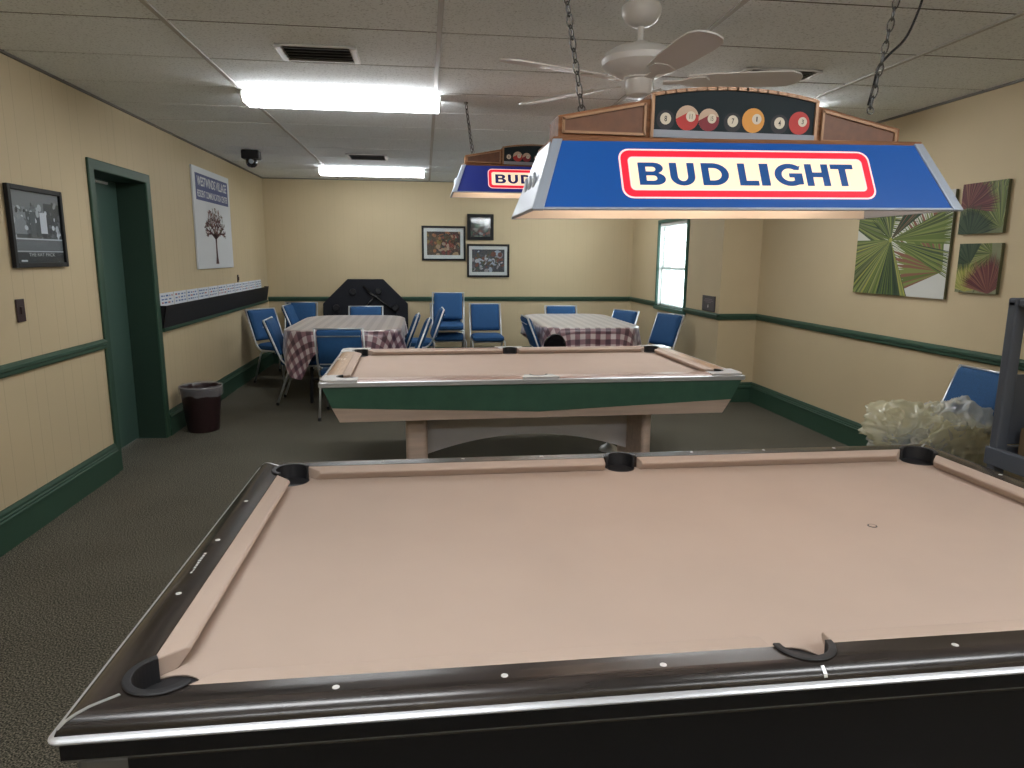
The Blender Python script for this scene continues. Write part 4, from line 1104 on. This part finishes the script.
def big(a):
    random.seed(21)
    a.fan(-.25, .60, .95, -25, 40, 16, .05, gA+gD[2:], 1)
    a.fan(.95, .18, .6, 95, 200, 12, .05, gA[:2]+gR[3:], 1)
    a.fan(.40, .40, .85, 180, 300, 30, .042, gA+gY[:1], 3)
    a.fan(.40, .40, .80, 255, 292, 9, .04, gD+gA[:1], 5)
    a.fan(.40, .40, .75, 30, 58, 7, .045, gD+gR[3:], 5)
    a.fan(.40, .40, .85, -4, 20, 7, .045, gA[:3], 5)
    a.fan(.40, .40, .8, -24, -8, 5, .045, gD[1:]+gA[:2], 5)
    a.fan(.40, .40, .30, 80, 150, 8, .03, gD+gA, 6)
    a.disc(.40, .40, .018, .018, gY[0], 9)
def sm1(a):
    random.seed(22)
    a.rect(0, 0, a.w, a.h, flat((.16, .18, .09)), .5)
    a.fan(a.w*.75, a.h*.35, .40, 20, 150, 20, .05, gA+gY[:1], 1); a.fan(a.w*.95, a.h*.1, .35, 60, 190, 14, .05, gA, 1.5)
    a.fan(a.w*.18, a.h*.52, .26, -10, 190, 26, .045, gR, 3); a.fan(a.w*.28, -a.h*.05, .22, 10, 175, 20, .05, gD, 5)
def sm2(a):
    random.seed(23)
    a.rect(0, 0, a.w, a.h, flat((.20, .21, .12)), .5)
    a.fan(a.w*.8, a.h*.8, .3, 100, 260, 18, .05, gA, 1); a.fan(a.w*.30, a.h*.58, .22, 60, 260, 24, .05, gD, 3)
    a.fan(a.w*.25, a.h*.02, .2, 10, 170, 18, .06, gY, 4); a.fan(a.w*.82, a.h*.0, .26, 30, 170, 24, .05, gR, 5)
canvas('largest palm leaf canvas, partly behind the near hanging lamp', 5.20, 4.21, 1.245, 1.955, big)
canvas('small upper palm canvas with a maroon frond at its left', 4.15, 3.80, 1.665, 1.975, sm1)
canvas('small lower palm canvas with a maroon frond at its right', 4.12, 3.79, 1.300, 1.605, sm2)

# ---------------------------------------------------------------- waste bin
t = thing('waste_bin', 'dark maroon waste bin with clear liner by the green door', 'waste bin', (-1.930, 6.12, 0))
MB().lathe([(.001, .004), (.122, .0), (.128, .008), (.130, .02), (.166, .375), (.172, .380), (.172, .390), (.164, .390), (.160, .37), (.126, .024), (.001, .02)], seg=40).build('bin_body', M['can'], t, smooth=True)
bm = MB(); rings = []
rl = random.Random(4)
for k, (r, z) in enumerate(((.150, .25), (.158, .33), (.164, .392), (.170, .402), (.177, .394), (.178, .37), (.176, .335), (.174, .315))):
    ring = []
    for j in range(64):
        a_ = 2*PI*j/64; q = noise.noise(Vector((math.cos(a_)*4, math.sin(a_)*4, k*.6)))
        rr = r+.007*q*(1 if k < 3 else .8); zz = z+.010*noise.noise(Vector((math.cos(a_)*5+3, math.sin(a_)*5, k)))+(.035*noise.noise(Vector((math.cos(a_)*2, math.sin(a_)*2, 8))) if k > 5 else 0)
        ring.append(Vector((rr*math.cos(a_), rr*math.sin(a_), zz)))
    rings.append(ring)
bm.loft(rings, cap=False); bm.build('bin_liner', M['liner'], t, smooth='all')

# ---------------------------------------------------------------- plastic bag on the chair
def blob(name, m, parent, c, s, seed, amp, sub=6, fr=1.4):
    # crumpled film: a soft lump pulled into a few long sharp folds
    b = bmesh.new(); bmesh.ops.create_icosphere(b, subdivisions=sub, radius=1)
    off = Vector((seed*3.1, seed*1.7, seed*.9)); rt = Matrix.Rotation(seed*1.3, 3, 'Y') @ Matrix.Rotation(seed*.7, 3, 'X')
    for v in b.verts:
        n = v.co.normalized(); p = rt @ n
        w = Vector((noise.noise(n*1.5+off), noise.noise(n*1.5+off+Vector((9, 0, 0))), 0))*.5
        k1 = 1-abs(noise.noise(Vector((p.x*fr*2.2, p.y*fr*.7, p.z*fr*1.6))+off+w))*2
        k2 = 1-abs(noise.noise(Vector((p.y*fr*3.6, p.z*fr*1.1, p.x*fr*2.0))+off*2+w))*2
        r = 1+amp*(noise.noise(n*1.2+off)*.9+.55*(max(k1, 0)**2.5-.4)+.26*(max(k2, 0)**2.5-.4))
        v.co = Vector((n.x*s[0]*r, n.y*s[1]*r, n.z*s[2]*r))+Vector(c)
    for f in b.faces: f.smooth = True
    me = bpy.data.meshes.new(name); b.to_mesh(me); b.free(); me.materials.append(m)
    o = bpy.data.objects.new(name, me); C.objects.link(o)
    if parent: o.parent = parent
    return o
t = thing('plastic_bag', 'crumpled translucent yellowish plastic bag on the navy chair', 'bag', (2.93, 3.66, .485))
blob('bag_film', M['bag'], t, (-.08, -.02, .045), (.26, .20, .145), 2, .42)
blob('bag_film', M['bag_clear'], t, (.15, -.06, .055), (.24, .20, .155), 5, .40)
blob('bag_film', M['bag'], t, (.17, -.10, -.03), (.19, .16, .15), 9, .45)
blob('bag_film', M['bag'], t, (.08, -.24, -.06), (.24, .09, .17), 15, .40)
blob('bag_film', M['bag_clear'], t, (-.02, -.22, -.02), (.20, .09, .13), 17, .40)
blob('bag_film', M['bag_clear'], t, (-.17, -.04, -.035), (.14, .16, .10), 6, .40)

# ---------------------------------------------------------------- grey service cart at the right edge
CX0, CX1, CY0, CY1 = 2.612, 3.25, 2.42, 2.83
t = thing('service_cart', 'grey plastic service cart at the right edge beside the plastic bag', 'cart', (CX0, CY0, 0))
lx, ly = CX1-CX0, CY1-CY0
def rect_ring(x0, x1, y0, y1, z): return [Vector((x0, y0, z)), Vector((x1, y0, z)), Vector((x1, y1, z)), Vector((x0, y1, z))]
for x in (.03, lx-.03):
    for y in (.03, ly-.03):
        MB().box(x-.03, x+.03, y-.022, y+.022, .10, 1.325).build('post', M['cart'], t, bevel=.008)
        w_ = MB().lathe([(.012, -.014), (.05, -.014), (.055, -.006), (.055, .006), (.05, .014), (.012, .014)], seg=20, mtx=Matrix.Translation((x, y, .056)) @ Matrix.Rotation(PI/2, 4, 'X')).build('caster', M['rubber'], t, smooth=True)
        MB().box(x-.012, x+.012, y-.018, y+.018, .06, .105).build('caster_fork', M['steel'], w_)
for y in (.03, ly-.03): MB().box(0, lx, y-.0235, y+.0235, 1.2965, 1.3365).build('top_bar', M['cart'], t, bevel=.008)
for x in (.03, lx-.03): MB().box(x-.026, x+.026, .06, ly-.06, 1.299, 1.333).build('top_bar', M['cart'], t, bevel=.008)
MB().box(.05, lx-.05, ly-.045, ly-.03, .66, .99).build('back_panel', M['cart'], t, bevel=.004)
for z in (.56, .16):
    o_ = -.006
    c = MB().loft([rect_ring(o_, lx-o_, o_, ly-o_, z), rect_ring(o_, lx-o_, o_, ly-o_, z+.085), rect_ring(.026, lx-.026, .026, ly-.026, z+.085), rect_ring(.026, lx-.026, .026, ly-.026, z+.02)])
    c.build('tray', M['cart'], t, bevel=.006)
bx = tag(MB().box(0, .36, 0, .24, 0, .17).build('cardboard_box', M['cardboard'], None, bevel=.004, loc=(CX0+.075, CY0+.08, .582)), 'brown cardboard box on the grey cart tray', 'box')
tb = thing('plastic_bag', 'yellowish plastic bag on top of the box on the cart', 'bag', (CX0+.25, CY0+.20, .775))
blob('bag_film', M['bag'], tb, (0, 0, .08), (.15, .11, .09), 12, .35)

# ---------------------------------------------------------------- camera, world
F, YAW, PITCH, ROLL = 688.7, math.radians(7.2095), math.radians(10.4322), math.radians(.4207)
cy, sy = math.cos(YAW), math.sin(YAW)
fw = Vector((sy*math.cos(PITCH), cy*math.cos(PITCH), -math.sin(PITCH))); r0 = Vector((cy, -sy, 0)); u0 = r0.cross(fw)
rr = math.cos(ROLL)*r0+math.sin(ROLL)*u0; uu = -math.sin(ROLL)*r0+math.cos(ROLL)*u0
cam = bpy.data.cameras.new('camera'); co = bpy.data.objects.new('camera', cam); C.objects.link(co)
cam.sensor_width = 36; cam.lens = F/1024*36; cam.clip_start = .05
co.matrix_world = basis((0, 0, 1.5), rr, uu, -fw)
SC.camera = co

wd = bpy.data.worlds.new('daylight'); SC.world = wd; wd.use_nodes = True
bg = wd.node_tree.nodes['Background']; bg.inputs[0].default_value = (.86, .97, 1.0, 1); bg.inputs[1].default_value = 7.5

SC.view_settings.view_transform = 'Standard'; SC.view_settings.look = 'None'
SC.view_settings.gamma = 1; SC.view_settings.use_curve_mapping = False
SC.view_settings.exposure = 0.10
cy_ = SC.cycles
cy_.use_denoising = True; cy_.max_bounces = 8; cy_.diffuse_bounces = 5; cy_.transparent_max_bounces = 16
cy_.caustics_reflective = False; cy_.caustics_refractive = False; cy_.sample_clamp_indirect = 6
